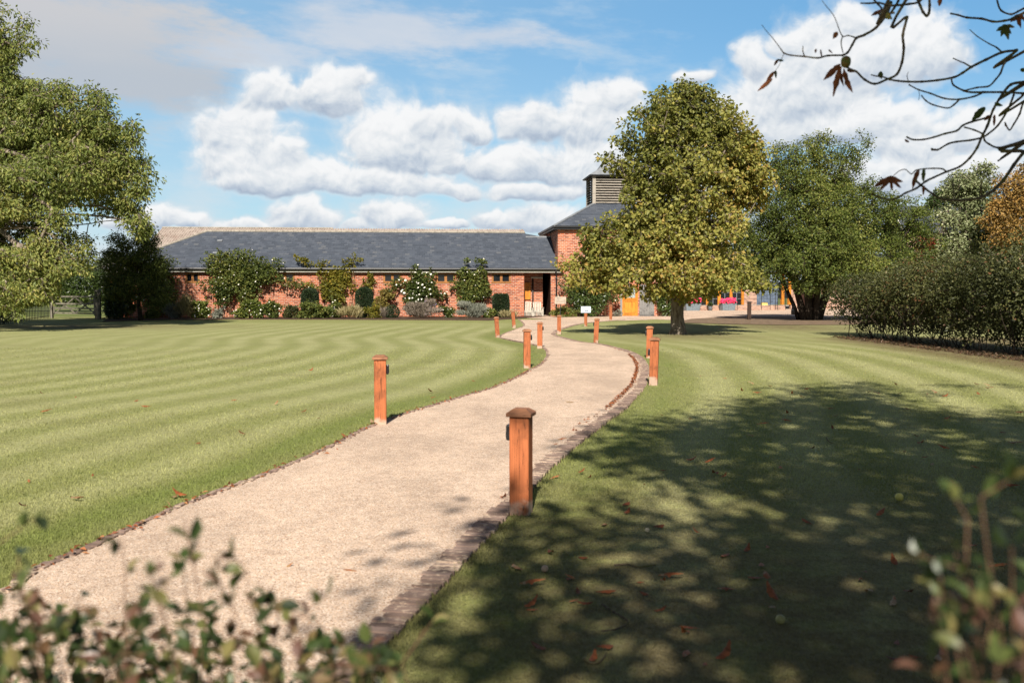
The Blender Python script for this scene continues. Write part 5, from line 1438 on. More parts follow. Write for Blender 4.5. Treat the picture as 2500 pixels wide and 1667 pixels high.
wp(1372, 1512, 668, 776, 'wall_shrub', 'big dark evergreen shrub against the tower wall under the yellowing tree', 'shrub', 'laurel', 6500, (0.15, 0.085), 181, 0.7, -1.0, 10, sprays=24, extra=((1376, 690, 14, 20), (1480, 690, 28, 18), (1500, 720, 16, 26)), flowers=(8, 0.09, FLW))
wp(1340, 1420, 752, 778, 'low_shrub', 'low green mound at the foot of the plank sign', 'shrub', 'mid', 1900, (0.09, 0.05), 182, 0.55, -1.7, 4, sprays=14)
wp(1496, 1520, 757, 776, 'silver_plant', 'small silvery plant beside the orange stable door', 'plant', 'grey', 420, (0.09, 0.035), 183, 0.25, -0.5, 3, stems=3)
wp(1499, 1513, 742, 762, 'red_plant', 'small red-leaved plant between the evergreen shrub and stable door', 'plant', 'red', 160, (0.11, 0.06), 184, 0.2, -0.3, 3, stems=3)
wp(1602, 1646, 690, 774, 'ivy_column', 'upright green ivy on the wall left of the lawn tree trunk', 'ivy', 'laurel', 2600, (0.13, 0.08), 185, 0.4, -0.5, 7, widths=(0.9, 1, 1, 1, 1), sprays=8)
# ------------------------------------------------------------------ horse chestnut: trunk and crown stand beside the camera, its hanging branches reach into the picture
CH = Vector((5.6, -4.4, 0))
chest_blobs = [(0.5, 1.5, 11.0, 7.0, 5.4, 4.2), (-4.3, 1.4, 11.0, 1.9, 3.2, 1.9), (3.5, 1.0, 10, 6.5, 6.0, 4.6), (-2.2, -0.7, 9.0, 4.2, 4.0, 2.4), (-4.8, -1.0, 7.8, 2.7, 2.6, 1.6), (-5.4, 0.2, 8.4, 2.0, 1.8, 1.2), (-3.2, -2.4, 8.0, 3.0, 2.0, 1.6), (5.5, 3.6, 11.5, 5.5, 3.0, 3.0), (-1.5, -3.4, 8.2, 3.6, 2.2, 1.6), (0.5, 3.4, 12.8, 5.0, 3.0, 2.6), (8.0, 1.0, 10.5, 6.0, 5.0, 4.5)]


def view_sun_clip(p):
    x = p[:, 0] + CH.x; y = p[:, 1] + CH.y; z = p[:, 2]
    q = np.stack([x - 0.62, y - 1.0, z - 1.25], 1); sd_ = np.array([-0.0614, -0.7802, 0.6225]); off = np.linalg.norm(q - (q @ sd_)[:, None] * sd_, axis=1)  # gaps cut along the sun's ray so light reaches the near shrubs
    q2 = np.stack([x + 0.4, y - 1.5, z - 1.2], 1); off2 = np.linalg.norm((q2 - (q2 @ sd_)[:, None] * sd_) * np.array([0.55, 1, 1]), axis=1)
    return (off > 0.55) & (off2 > 0.45) & ((y < 0.3) | (z > CAMH + 0.45 + 0.36 * y) | (x > 0.62 * y + 0.8))


def chest_tint(p, r): return 0.1


ct_ = make_tree('horse_chestnut_tree', 'horse chestnut with nearly bare hanging branches, shrivelled brown leaves and a conker, upper right', 'tree', CH,
                [(0, 0, -0.1), (0.0, 0, 0.6), (-0.1, 0.1, 2.0), (-0.2, 0.2, 4.0), (0, 0.3, 6.5), (0.1, 0.3, 9.5), (0, 0.2, 12.0)], [0.72, 0.55, 0.46, 0.42, 0.34, 0.22, 0.1],
                chest_blobs, 2000, 22, 0.60, (0.27, 0.15), (LEAF['chest'], BARKM), 301, shell=0.45, gap=0.62, gapf=0.85, clip=view_sun_clip, twig=4, tip=0.012, droop=0.15)
DY = 5.4


def cr(P, n=5):
    P = [Vector(p) for p in P]; out = []
    for i in range(len(P) - 1):
        p0 = P[max(0, i - 1)]; p1 = P[i]; p2 = P[i + 1]; p3 = P[min(len(P) - 1, i + 2)]
        for k in range(n):
            t = k / n; out.append(0.5 * ((2 * p1) + (p2 - p0) * t + (2 * p0 - 5 * p1 + 4 * p2 - p3) * t * t + (3 * p1 - p0 - 3 * p2 + p3) * t ** 3))
    out.append(P[-1]); return out


rb = random.Random(12)


def z6(x, y, d): p = at(1700 + x / 2.8, y / 2.8, d); return p - CH


def hang(pts, r0, r1, d0=5.4, d1=5.4, root=None):
    """a branch traced in the photograph, between d0 and d1 metres ahead; root = extra points outside the picture"""
    n = len(pts); P = []
    ph = rb.uniform(0, 6)
    for i, (x, y) in enumerate(pts):
        t = i / max(1, n - 1); P.append(z6(x, y, d0 + (d1 - d0) * t + 0.10 * math.sin(ph + i * 0.9)))
    if root: P = [Vector(p) - CH for p in root] + P
    Q = cr(P, 6); m = len(Q)
    rad = [(r0 + (r1 - r0) * (i / (m - 1)) ** 0.8) * (1 + (0.22 if i % 6 == 0 else 0.0) + rb.uniform(-0.08, 0.08)) for i in range(m)]
    rad = [q * 1.08 for q in rad]; MB().tube(Q, rad, 8).build('hanging_branch', BARKM, ct_, True)
    return Q


M1 = [(8.6, -3.6, 6.0), (6.4, 0.4, 6.6), (4.6, 3.2, 5.6)]
M2 = [(8.9, -3.8, 4.6), (6.8, 0.2, 4.9), (4.6, 3.6, 4.2)]
k = 0.0052
hang([(1470, -60), (1440, 120), (1412, 240), (1418, 330), (1405, 430), (1370, 510), (1300, 545), (1220, 575), (1150, 545), (1095, 492), (1060, 478), (1030, 462)], 0.0078, 0.0045, 5.3, 5.1, [(8.6, -3.6, 6.0), (5.6, 0.9, 6.6), (2.9, 4.0, 5.0)])
hang([(1345, -60), (1330, 20), (1300, 100), (1230, 190), (1150, 240), (1095, 262), (1065, 310), (1035, 360), (1000, 380)], 0.0085, 0.005, 5.5, 5.1, [(8.6, -3.6, 6.2), (5.4, 1.1, 6.8), (2.7, 4.2, 5.2)])
hang([(1000, 380), (900, 382), (830, 398), (740, 388), (650, 380), (600, 365), (580, 340)], 0.0048, 0.003, 5.1, 5.0)
hang([(580, 340), (520, 260), (480, 215), (447, 172)], 0.0022, 0.001, 5.0, 4.9)
hang([(740, 388), (728, 350), (730, 320)], 0.003, 0.002, 5.05, 5.0)
hang([(1095, 262), (1040, 245), (1005, 252), (985, 225), (970, 185), (940, 110), (885, 40), (858, 4)], 0.0034, 0.0012, 5.2, 5.0)
hang([(1000, 250), (990, 290), (995, 330), (1003, 362)], 0.003, 0.002, 5.1, 5.1)
hang([(600, 365), (585, 400), (565, 450), (530, 500), (510, 540)], 0.0014, 0.001, 5.0, 5.0)
hang([(2300, 320), (2190, 345), (2090, 360), (1980, 410), (1880, 460), (1820, 500), (1760, 530), (1650, 550), (1540, 560), (1450, 560), (1380, 555), (1320, 545)], 0.0085, 0.0045, 5.7, 5.2, M2)
hang([(1320, 545), (1270, 525), (1230, 522), (1195, 513)], 0.0042, 0.0025, 5.2, 5.2)
hang([(1870, 455), (1830, 432), (1810, 425), (1755, 400)], 0.004, 0.0028, 5.5, 5.4)
hang([(2090, 360), (2050, 325), (2000, 300), (1920, 250), (1870, 205)], 0.0045, 0.002, 5.6, 5.5)
hang([(2320, 645), (2240, 640), (2100, 632), (1960, 632), (1880, 632), (1830, 622), (1760, 585), (1745, 548)], 0.008, 0.0042, 5.9, 5.5, M2)
hang([(1960, 632), (1900, 660), (1800, 680), (1700, 675), (1600, 640), (1520, 615), (1455, 582)], 0.0052, 0.0032, 5.6, 5.3)
hang([(1800, 680), (1760, 718), (1715, 740), (1620, 718), (1570, 690), (1540, 655)], 0.0045, 0.003, 5.5, 5.3)
hang([(2190, 350), (2110, 430), (2080, 500), (2050, 540), (2000, 590), (1920, 600), (1830, 622)], 0.0055, 0.004, 5.7, 5.5)
hang([(2320, 530), (2240, 560), (2150, 580), (2090, 650), (2030, 750), (1990, 860), (1950, 940), (1920, 1010), (1870, 1080), (1800, 1140), (1710, 1175), (1620, 1215), (1570, 1240), (1500, 1290), (1430, 1320), (1340, 1365), (1240, 1345), (1200, 1325)], 0.0088, 0.0042, 6.0, 5.2, M2)
hang([(1710, 1175), (1680, 1155), (1620, 1152), (1560, 1155), (1500, 1165), (1470, 1190), (1430, 1160), (1390, 1168), (1350, 1200)], 0.0045, 0.0016, 5.5, 5.2)
hang([(1945, 945), (1870, 960), (1780, 970), (1720, 985), (1650, 1025), (1610, 1020)], 0.0052, 0.0046, 5.7, 5.4)
hang([(2010, 800), (1880, 835), (1820, 860), (1780, 895), (1700, 915), (1620, 940), (1550, 955), (1480, 955), (1440, 938)], 0.0056, 0.0042, 5.8, 5.3)
hang([(2310, 935), (2240, 960), (2150, 990), (2060, 1010), (2000, 985), (1970, 960), (1960, 920), (1900, 890), (1830, 870)], 0.006, 0.004, 5.9, 5.5, M2)
hang([(2330, 950), (2240, 1040), (2170, 1130), (2100, 1230), (2020, 1310), (1930, 1355), (1800, 1370), (1680, 1360), (1620, 1330), (1540, 1270), (1500, 1235)], 0.012, 0.005, 5.6, 5.2, [(8.9, -3.8, 4.2), (6.8, 0.2, 4.2), (4.6, 3.6, 2.9)])
hang([(1950, 1345), (1945, 1290), (1955, 1230)], 0.0042, 0.003, 5.35, 5.3)
hang([(1768, 1368), (1760, 1310), (1750, 1240)], 0.004, 0.0042, 5.3, 5.3)
hang([(2320, 640), (2240, 700), (2210, 780), (2170, 850), (2140, 890), (2110, 840)], 0.006, 0.0035, 5.8, 5.6)
hang([(2170, 650), (2130, 750), (2060, 860), (1990, 920), (1960, 940)], 0.0055, 0.0048, 5.9, 5.7)
hang([(1590, -50), (1595, 40), (1590, 90), (1575, 110), (1550, 85), (1530, 40), (1515, 0), (1510, -50)], 0.0062, 0.006, 5.2, 5.2)
hang([(1125, 24), (1180, 25), (1250, 22), (1330, 40), (1450, 30), (1520, 15), (1570, -40)], 0.0032, 0.0065, 5.2, 5.3)
hang([(1205, -10), (1240, 30), (1265, 60), (1250, 100), (1300, 95), (1350, 90)], 0.004, 0.005, 5.2, 5.2)
hang([(1390, -40), (1380, 10), (1350, 60), (1330, 90)], 0.006, 0.006, 5.2, 5.2)
hang([(1740, 95), (1790, 105), (1850, 122), (1950, 130), (2030, 150), (2100, 145), (2160, 130), (2240, 90), (2330, 50)], 0.0042, 0.0072, 5.6, 5.8)
hang([(2050, -40), (2060, 20), (2085, 75), (2150, 100), (2200, 80), (2240, 60), (2320, 30)], 0.004, 0.006, 5.7, 5.8)
hang([(1450, 560), (1440, 520), (1450, 495)], 0.0022, 0.0012, 5.3, 5.3)
hang([(1520, 615), (1525, 650), (1520, 685)], 0.0014, 0.0012, 5.4, 5.4)


def dead_leaf(p, d, L, Wd, curl, seed, mat=None, name='leaf', parent=None, tint=None, up=None):
    """one shrivelled leaf: a ragged, curled strip with a raised midrib"""
    r = random.Random(seed); p = Vector(p); d = Vector(d).normalized(); s = (Vector(up) if up else Vector((r.uniform(-1, 1), r.uniform(-1, 1), 0.2))).cross(d)
    if s.length < 0.01: s = Vector((1, 0, 0))
    s.normalize(); u = s.cross(d).normalized(); V = []; F = []; n = 9
    q = p.copy(); ang = 0.0
    for i in range(n + 1):
        t = i / n; w = Wd * (math.sin(PI * min(1, 0.06 + 0.92 * t ** 0.8)) ** 0.8) * (1 + r.uniform(-0.22, 0.18)); dd = d * math.cos(ang) + u * math.sin(ang); uu = u * math.cos(ang) - d * math.sin(ang)
        roll = 0.5 + 0.5 * r.random()
        V += [tuple(q - s * w * 0.5 + uu * w * 0.42 * roll), tuple(q), tuple(q + s * w * 0.5 + uu * w * 0.42 * (1.3 - roll))]
        q = q + dd * (L / n); ang += curl / n + r.uniform(-0.08, 0.08)
    for i in range(n):
        a = 3 * i; F += [(a, a + 1, a + 4, a + 3), (a + 1, a + 2, a + 5, a + 4)]
    co = np.array(V); loops = np.array(F).ravel(); tv = np.clip(np.full(len(F), r.random() if tint is None else tint) + np.random.default_rng(seed).normal(size=len(F)) * 0.10, 0, 1)
    return np_mesh(name, co, loops, np.full(len(F), 4), mat or LEAF['brown'], parent, tv, smooth=True)


def zl(x, y, d, dx, dz, Lpx, Wpx, curl, seed, tint=0.45, dy=0.0, mat=None):
    s = d / FPX / 2.8; dead_leaf(z6(x, y, d), (dx, dy, dz), 0.85 * Lpx * s, 0.8 * Wpx * s, curl, seed, mat, 'leaf', ct_, tint, up=(0.3, -1, 0.2))


zl(985, 440, 5.05, -0.75, -0.75, 175, 52, 0.5, 1, 0.3); zl(990, 455, 5.05, -0.24, -1, 245, 50, 0.15, 2, 0.5); zl(985, 470, 5.1, 0.08, -1, 150, 34, -0.3, 3, 0.25); zl(1010, 470, 5.02, 0.3, -1, 205, 52, -0.2, 4, 0.45); zl(1030, 480, 5.08, 1, -0.15, 70, 26, 0.2, 5, 0.2)
zl(535, 490, 5.0, -0.6, -0.8, 100, 30, 0.7, 6, 0.5); zl(520, 540, 5.0, -0.75, -0.65, 150, 38, 1.0, 7, 0.6); zl(545, 485, 5.0, 0.05, -1, 60, 26, 0.4, 8, 0.15, mat=LEAF['chest']); zl(560, 410, 5.0, 0.8, -0.1, 46, 22, 0.2, 9, 0.2, mat=LEAF['chest']); zl(560, 405, 5.0, -0.4, -0.8, 60, 24, 0.4, 10, 0.1)
zl(965, 220, 5.0, -0.35, -0.9, 64, 46, 0.9, 11, 0.6); zl(820, 335, 5.05, -0.1, -1, 34, 22, 0.3, 12, 0.4); zl(850, 340, 5.05, 0.3, -1, 62, 20, 0.4, 13, 0.2); zl(905, 340, 5.05, 0.9, -0.7, 44, 18, 0.2, 14, 0.1)
zl(1300, 92, 5.2, 0.8, -0.5, 72, 60, 0.6, 15, 0.7, mat=LEAF['chest']); zl(1265, 70, 5.2, -0.9, -0.5, 90, 30, 0.3, 16, 0.2); zl(1675, -12, 5.3, -0.1, -1, 64, 44, 0.3, 17, 0.55); zl(1262, 488, 5.2, 0.2, -0.8, 62, 50, 0.5, 18, 0.3, mat=LEAF['chest'])
for j, (dx, dz, Lp, Wp) in enumerate(((-0.9, -0.5, 92, 40), (-0.45, -1, 100, 44), (0.1, -1, 118, 46), (0.5, -0.8, 80, 40), (0.9, -0.2, 66, 34))): zl(2125, 172, 5.6, dx, dz, Lp, Wp, 0.15, 20 + j, 0.35 + 0.1 * j, mat=LEAF['chest'])
for j, (dx, dz, Lp, Wp) in enumerate(((-0.7, -0.6, 90, 40), (0.1, -1, 110, 46), (0.8, -0.5, 100, 44))): zl(2210, 100, 5.7, dx, dz, Lp, Wp, 0.3, 30 + j, 0.3)
zl(1975, 735, 5.6, -0.75, -0.85, 140, 66, 0.25, 40, 0.35, mat=LEAF['chest']); zl(2040, 705, 5.7, 1, -0.25, 72, 34, 0.3, 41, 0.5, mat=LEAF['chest']); zl(2040, 785, 5.7, 0.15, -1, 90, 36, 0.5, 42, 0.5); zl(2010, 790, 5.7, -0.8, -0.7, 60, 34, 0.4, 43, 0.2); zl(2110, 840, 5.7, 0.6, -0.9, 52, 24, 0.3, 44, 0.65); zl(2215, 480, 5.8, 1, 0.1, 60, 40, 0.3, 45, 0.5, mat=LEAF['chest'])
for j, (dx, dz, Lp, Wp, cu) in enumerate(((-0.85, -0.6, 165, 46, 0.9), (-0.6, -0.9, 150, 40, 0.5), (0.15, -1, 110, 44, 0.2), (0.6, -0.8, 120, 46, -0.4), (0.85, -0.55, 100, 36, -0.5))): zl(1335, 1205, 5.1, dx, dz, Lp, Wp, cu, 50 + j, 0.18 + 0.07 * j)
zl(1525, 1160, 5.2, -0.4, -1, 170, 42, -0.1, 60, 0.3); zl(1560, 1150, 5.2, 0.05, -1, 110, 40, 0.2, 61, 0.5, mat=LEAF['chest']); zl(1560, 1270, 5.2, 0.02, -1, 76, 30, 0.3, 62, 0.2); zl(1425, 955, 5.3, 0.6, -0.25, 46, 24, 0.2, 63, 0.2); zl(1640, 1020, 5.4, -0.8, -0.2, 40, 20, 0.3, 64, 0.15)
c = z6(1022, 425, 5.05)
m, t, out = new_mat('conker_husk')
nn = t.noise(obj_coord(t), 40, 3, 0.6)
principled(t, out, t.mix(t.ss(nn, 0.42, 0.6), (0.16, 0.17, 0.03), (0.22, 0.10, 0.03)), 0.6, 0.3, t.bump(nn, 0.6, 0.01))
mb = MB(); prof = [(0.026 * math.sin(PI * i / 10) * (1 + 0.06 * math.sin(i)), -0.03 * math.cos(PI * i / 10)) for i in range(11)]
mb.lathe(prof, 14, tuple(c)); mb.build('conker', m, ct_, True)

# ------------------------------------------------------------------ shrubs right in front of the camera, out of focus
def fore_shrub(name, label, base, tips, leafL, seed, stem_r=0.004, low=0.4, step=0.034, spread=0.16):
    root = empty(name, base, 0, label, 'shrub'); r = np.random.default_rng(seed); bz = np.array(base)
    P = []; D = []; N = []; A = []; Bq = []; Ra = []; Rb = []
    for tx, ty_, tz in tips:
        if len(tips) < 20 and A: segs_mesh('stem', np.array(A), np.array(Bq), np.array(Ra), np.array(Rb), STEMR, root, 6); A = []; Bq = []; Ra = []; Rb = []
        tip = np.array([tx, ty_, tz]) - bz; foot = np.array([tip[0] * 0.5 + 0.15 + r.normal() * 0.15, tip[1] * 0.5 + r.normal() * 0.1, 0.0])
        m = (tip + foot) / 2 + r.normal(size=3) * 0.06; n = 26; prev = None
        for i in range(n + 1):
            t = i / n; pt = (1 - t) ** 2 * foot + 2 * t * (1 - t) * m + t * t * tip + r.normal(size=3) * 0.003
            if prev is not None: A.append(prev); Bq.append(pt); Ra.append(stem_r * (1.5 - t)); Rb.append(stem_r * (1.5 - t))
            if t > 1 - low:
                for q in range(2):
                    if r.random() < 0.95:
                        side = unit(r.normal(size=(1, 3)))[0]; d = side * 0.9 + np.array([0, 0, 0.45]); P.append(pt + side * 0.004); D.append(d); N.append(np.array([0, -0.25, 0.9]) + r.normal(size=3) * 0.45)
                if r.random() < 0.3:                                # side shoot
                    side = unit(r.normal(size=(1, 3)) * np.array([1, 1, 0.3]))[0]; e = pt + (side + np.array([0, 0, 0.5])) * r.uniform(0.03, spread * 0.6)
                    A.append(pt); Bq.append(e); Ra.append(stem_r * 0.6); Rb.append(stem_r * 0.4)
                    for q in range(4): P.append(pt + (e - pt) * r.uniform(0.4, 1.05)); D.append(side * 0.5 + r.normal(size=3) * 0.6 + np.array([0, 0, 0.4])); N.append(np.array([0, -0.25, 0.9]) + r.normal(size=3) * 0.45)
            prev = pt
    segs_mesh('stem', np.array(A), np.array(Bq), np.array(Ra), np.array(Rb), STEMR, root, 6)
    n = len(P); sc = r.uniform(0.6, 1.25, n)
    leaves('foliage', np.array(P), np.array(D), np.array(N), leafL * sc, leafL * 0.6 * sc, np.clip(r.random(n) ** 1.1, 0, 1), LEAF['fore'], root, shape=7)
    return root


tips = []; rt = random.Random(31)
prof_x = [-80, 40, 110, 200, 300, 380, 450, 520, 600, 680, 750, 820, 900, 980]
prof_y = [1390, 1350, 1470, 1450, 1318, 1450, 1372, 1480, 1392, 1490, 1520, 1590, 1580, 1610]
for px, py in zip(prof_x, prof_y):
    d = rt.uniform(1.35, 1.7); p = at(px, py, d); tips.append((p.x, p.y, p.z))
for k in range(84):
    px = rt.uniform(-120, 960); b = np.interp(px, prof_x, prof_y); py = max(b + 20, 1490) + rt.uniform(-20, 190) ; d = rt.uniform(1.2, 1.95); p = at(px, py, d); tips.append((p.x, p.y, p.z))
fore_shrub('evergreen_shrub', 'blurred small-leaved evergreen shrub in the near foreground in front of the path', Vector((-0.5, 1.5, 0)), tips, 0.0315, 41, stem_r=0.0019, low=0.27)
tips = [tuple(at(px, py, d)) for px, py, d in ((2395, 1205, 1.0), (2335, 1350, 1.05), (2470, 1340, 1.0), (2420, 1500, 0.95), (2520, 1280, 1.1), (2500, 1560, 0.9), (2560, 1420, 1.0), (2440, 1620, 0.9), (2360, 1260, 1.02), (2300, 1400, 1.0), (2330, 1520, 0.95), (2480, 1450, 0.95), (2380, 1590, 0.9))]
fore_shrub('evergreen_shrub', 'blurred reddish shrub tip in the lower right corner close to the camera', Vector((0.62, 0.95, 0)), tips, 0.027, 43, stem_r=0.0019, low=0.30)

# ------------------------------------------------------------------ fallen leaves, twigs and conkers on the ground
variants = []
for s in range(6):
    o = dead_leaf((0, 0, 0.012), (1, 0, 0.05), 0.10 + 0.012 * s, 0.042 + 0.006 * (s % 3), rb.uniform(-0.8, 0.8), 200 + s, name='fallen_leaf', tint=0.25 + 0.12 * s, up=(0, 0.1, 1))
    variants.append(o)
spots = []
for px, py in ((1340, 1352), (1436, 1371), (1280, 1490), (1284, 1498), (1750, 1447), (1565, 1505), (1415, 1460), (1620, 1290), (1708, 1308), (1760, 1368), (1270, 1435), (1252, 1387), (1448, 1482), (1573, 1430), (1615, 1423), (1660, 1540), (1680, 1600),
               (2126, 1450), (2206, 1451), (2114, 1404), (2188, 1388), (2280, 1380), (2350, 1570), (2290, 1610), (2205, 1620), (2457, 1190), (1675, 1128), (1720, 1135), (1908, 1028), (1978, 1008), (2035, 1021), (2020, 1002), (1815, 958), (1860, 962), (1965, 970), (2150, 965), (2190, 964), (2262, 965), (2300, 970),
               (1710, 920), (1775, 927), (1842, 940), (2390, 942), (2440, 1060), (2305, 1025), (2385, 1028), (1908, 1150), (1842, 1068), (1978, 1100), (2100, 1152), (2250, 1120), (2320, 1102), (2370, 1142), (2460, 1085), (1620, 1018), (1680, 1026), (2240, 1085), (2480, 1010),
               (70, 1176), (175, 1221), (65, 1242), (226, 1168), (105, 964), (338, 980), (578, 980), (670, 991), (735, 1010), (780, 1025), (753, 907), (100, 1010), (186, 971), (420, 1220), (600, 1065), (490, 1085), (455, 1215), (345, 995), (1050, 975), (1056, 960), (1114, 975), (1160, 934),
               (1223, 1219), (1352, 1090), (1362, 1078), (912, 1036), (895, 1052), (845, 1070), (640, 1160), (545, 1195), (870, 1405), (690, 1397)):
    spots.append((px, py))
rs = random.Random(77)
for k in range(70):
    spots.append((rs.uniform(1300, 2480), 940 + 700 * rs.random() ** 1.5))
used = set()
for k, (px, py) in enumerate(spots):
    if px > 1000 and rs.random() < 0.03: continue
    v = k % 6; g = gp(px, py)
    o = variants[v] if v not in used else variants[v].copy()
    if v in used: COL.objects.link(o)
    used.add(v)
    s = rs.uniform(0.65, 1.5) * (1 + 0.012 * g.y); s *= 0.68; o.location = (g.x, g.y, 0.02); o.rotation_euler = (rs.uniform(-0.3, 0.3), rs.uniform(-0.35, 0.15), rs.uniform(0, 6.28)); o.scale = (s, s * 0.85, s)
    tag(o, 'shrivelled brown fallen leaf lying on the ground beside the path', 'fallen leaf', 'fallen leaves scattered over the lawn and path')
# drift of leaves caught along the outer bend
r = np.random.default_rng(15); n = 800
dd = np.concatenate([r.uniform(14.5, 26.5, 700), r.uniform(12, 30, 100)])
xx = XR(dd) - 0.23 + np.abs(r.normal(size=n)) * 0.02 * np.where(np.arange(n) < 700, 1, 1.5) - 0.05
p = np.stack([xx, dd, r.uniform(0.03, 0.055, n)], 1)
o = leaves('leaf_litter', p, rsphere(n, r) * np.array([1, 1, 0.3]), rsphere(n, r) * 0.5 + np.array([0, 0, 1]), r.uniform(0.03, 0.065, n), r.uniform(0.02, 0.035, n), r.random(n) * 0.8, LEAF['brown'])
tag(o, 'drift of red-brown leaves along the outer bend of the path', None, None, 'stuff')
r = np.random.default_rng(16); n = 900                       # thin litter below the hedge and along the left kerb
dd = r.uniform(5.5, 24, n); xx = XL(dd) + np.abs(r.normal(size=n)) * 0.05
k = r.random(n) < 0.35; xx = xx[k]; dd = dd[k]; n = len(dd)
p = np.stack([xx, dd, r.uniform(0.03, 0.05, n)], 1)
o = leaves('leaf_litter', p, rsphere(n, r) * np.array([1, 1, 0.3]), rsphere(n, r) * 0.5 + np.array([0, 0, 1]), r.uniform(0.03, 0.07, n), r.uniform(0.02, 0.035, n), r.random(n), LEAF['brown'])
tag(o, 'sparse brown leaf crumbs along the left brick edging', None, None, 'stuff')
r = np.random.default_rng(17); n = 5000
dd = r.uniform(17, 37, n); xx = 12.3 + 0.9 * (37 - dd) / 20 + np.abs(r.normal(size=n)) * 0.9 - 0.5
p = np.stack([xx, dd, r.uniform(0.01, 0.04, n)], 1)
o = leaves('leaf_litter', p, rsphere(n, r) * np.array([1, 1, 0.3]), rsphere(n, r) * 0.5 + np.array([0, 0, 1]), r.uniform(0.05, 0.11, n), r.uniform(0.03, 0.05, n), r.random(n), leaf_mat('leaf_mould', [(0.0, (0.04, 0.026, 0.018)), (0.7, (0.10, 0.06, 0.036)), (1.0, (0.2, 0.11, 0.06))], 0.1))
tag(o, 'brown leaf litter on the soil under the right hedge', None, None, 'stuff')
for pts, lab in ((((1470, 1483), (1495, 1500), (1515, 1512), (1532, 1524), (1525, 1535), (1500, 1545), (1468, 1548)), 'forked fallen twig lying on the shaded grass'), (((1425, 1618), (1445, 1628), (1465, 1624), (1480, 1605)), 'curved fallen twig nearest the bottom edge on the shaded grass'),
                 (((1500, 1386), (1530, 1384), (1560, 1391), (1600, 1386)), 'thin pale fallen twig on the sun-flecked grass beyond the forked one'), (((2017, 1072), (2024, 1082), (2034, 1086)), 'small pale twig standing in the far part of the shade')):
    P = [gp(*p) + Vector((0, 0, 0.02)) for p in pts]; o = MB().tube(cr(P, 4), [0.007 - 0.004 * i / (len(P) * 4) for i in range((len(P) - 1) * 4 + 1)], 6).build('fallen_twig', BARKM, None, True)
    tag(o, lab, 'twig', 'twigs fallen on the grass')
for px, py, sz, c_, lab in ((2195, 1226, 0.035, (0.45, 0.40, 0.10), 'yellow-green fallen fruit on the shaded lawn at right'), (1905, 1528, 0.026, (0.32, 0.28, 0.10), 'olive fallen fruit in the darkest shade, lower right'), (1330, 1400, 0.022, (0.50, 0.33, 0.22), 'pale brown conker on the grass near the largest bollard'), (1580, 1302, 0.016, (0.55, 0.45, 0.30), 'tiny pale nut on a sunlit patch of the right lawn')):
    g = gp(px, py); prof = [(sz * math.sin(PI * i / 8), sz * (1 - math.cos(PI * i / 8))) for i in range(9)]
    o = MB().lathe(prof, 14).build('fallen_fruit', plain('fruit_skin', c_, 0.5, 0.3, 0.2, 30), None, True); o.location = (g.x, g.y, 0.01); tag(o, lab, 'fruit', 'fruit fallen on the lawn')

# lantern hanging under the multi-stemmed tree
Yl = b2.y - 1.0
p = at(1935.5, 757, Yl)
la = empty('hanging_lantern', Vector((p.x, Yl, 0)), 0, 'black bottle-shaped lantern hanging left of the multi-stemmed trunks', 'lantern')
zb4 = at(1935, 768, Yl).z; zt4 = at(1935, 740, Yl).z
MB().lathe([(0.04, zb4), (0.10, zb4 + 0.03), (0.095, zb4 + 0.25), (0.06, zb4 + 0.4), (0.03, zt4 - 0.05), (0.02, zt4)], 14).build('body', BLACK, la, True)
MB().tube([(0, 0, zt4), (0, 0, zt4 + 1.2)], 0.012, 5).build('cord', BLACK, la)
# ------------------------------------------------------------------ sky, clouds, sun
EXPO = 0.78
SUN_EL = math.radians(38.5); SUN_AZ = math.radians(4.5)           # behind the camera, slightly to its left
world = bpy.data.worlds.new("World"); scene.world = world; world.use_nodes = True
t = NT(world.node_tree); t.n.clear()
wo = t.n.new('ShaderNodeOutputWorld'); bg = t.n.new('ShaderNodeBackground'); bg.inputs[1].default_value = 0.10
t.l.new(bg.outputs[0], wo.inputs[0])
sky = t.n.new('ShaderNodeTexSky'); sky.sky_type = 'NISHITA'; sky.sun_disc = False
sky.sun_elevation = SUN_EL; sky.sun_rotation = PI + SUN_AZ; sky.air_density = 1.0; sky.dust_density = 0.6; sky.ozone_density = 1.6
dirv = t.n.new('ShaderNodeTexCoord').outputs['Generated']
s = t.sep(t.vm('NORMALIZE', dirv))
U = t.m('MULTIPLY', t.m('ARCTAN2', s[0], s[1]), FPX / 100)        # azimuth and height in hundreds of photo pixels
V = t.m('MULTIPLY', t.m('ARCSINE', s[2]), FPX / 100)


def uv(px, py):
    d = Vector(ray(px, py)).normalized(); return math.atan2(d.x, d.y) * FPX / 100, math.asin(d.z) * FPX / 100


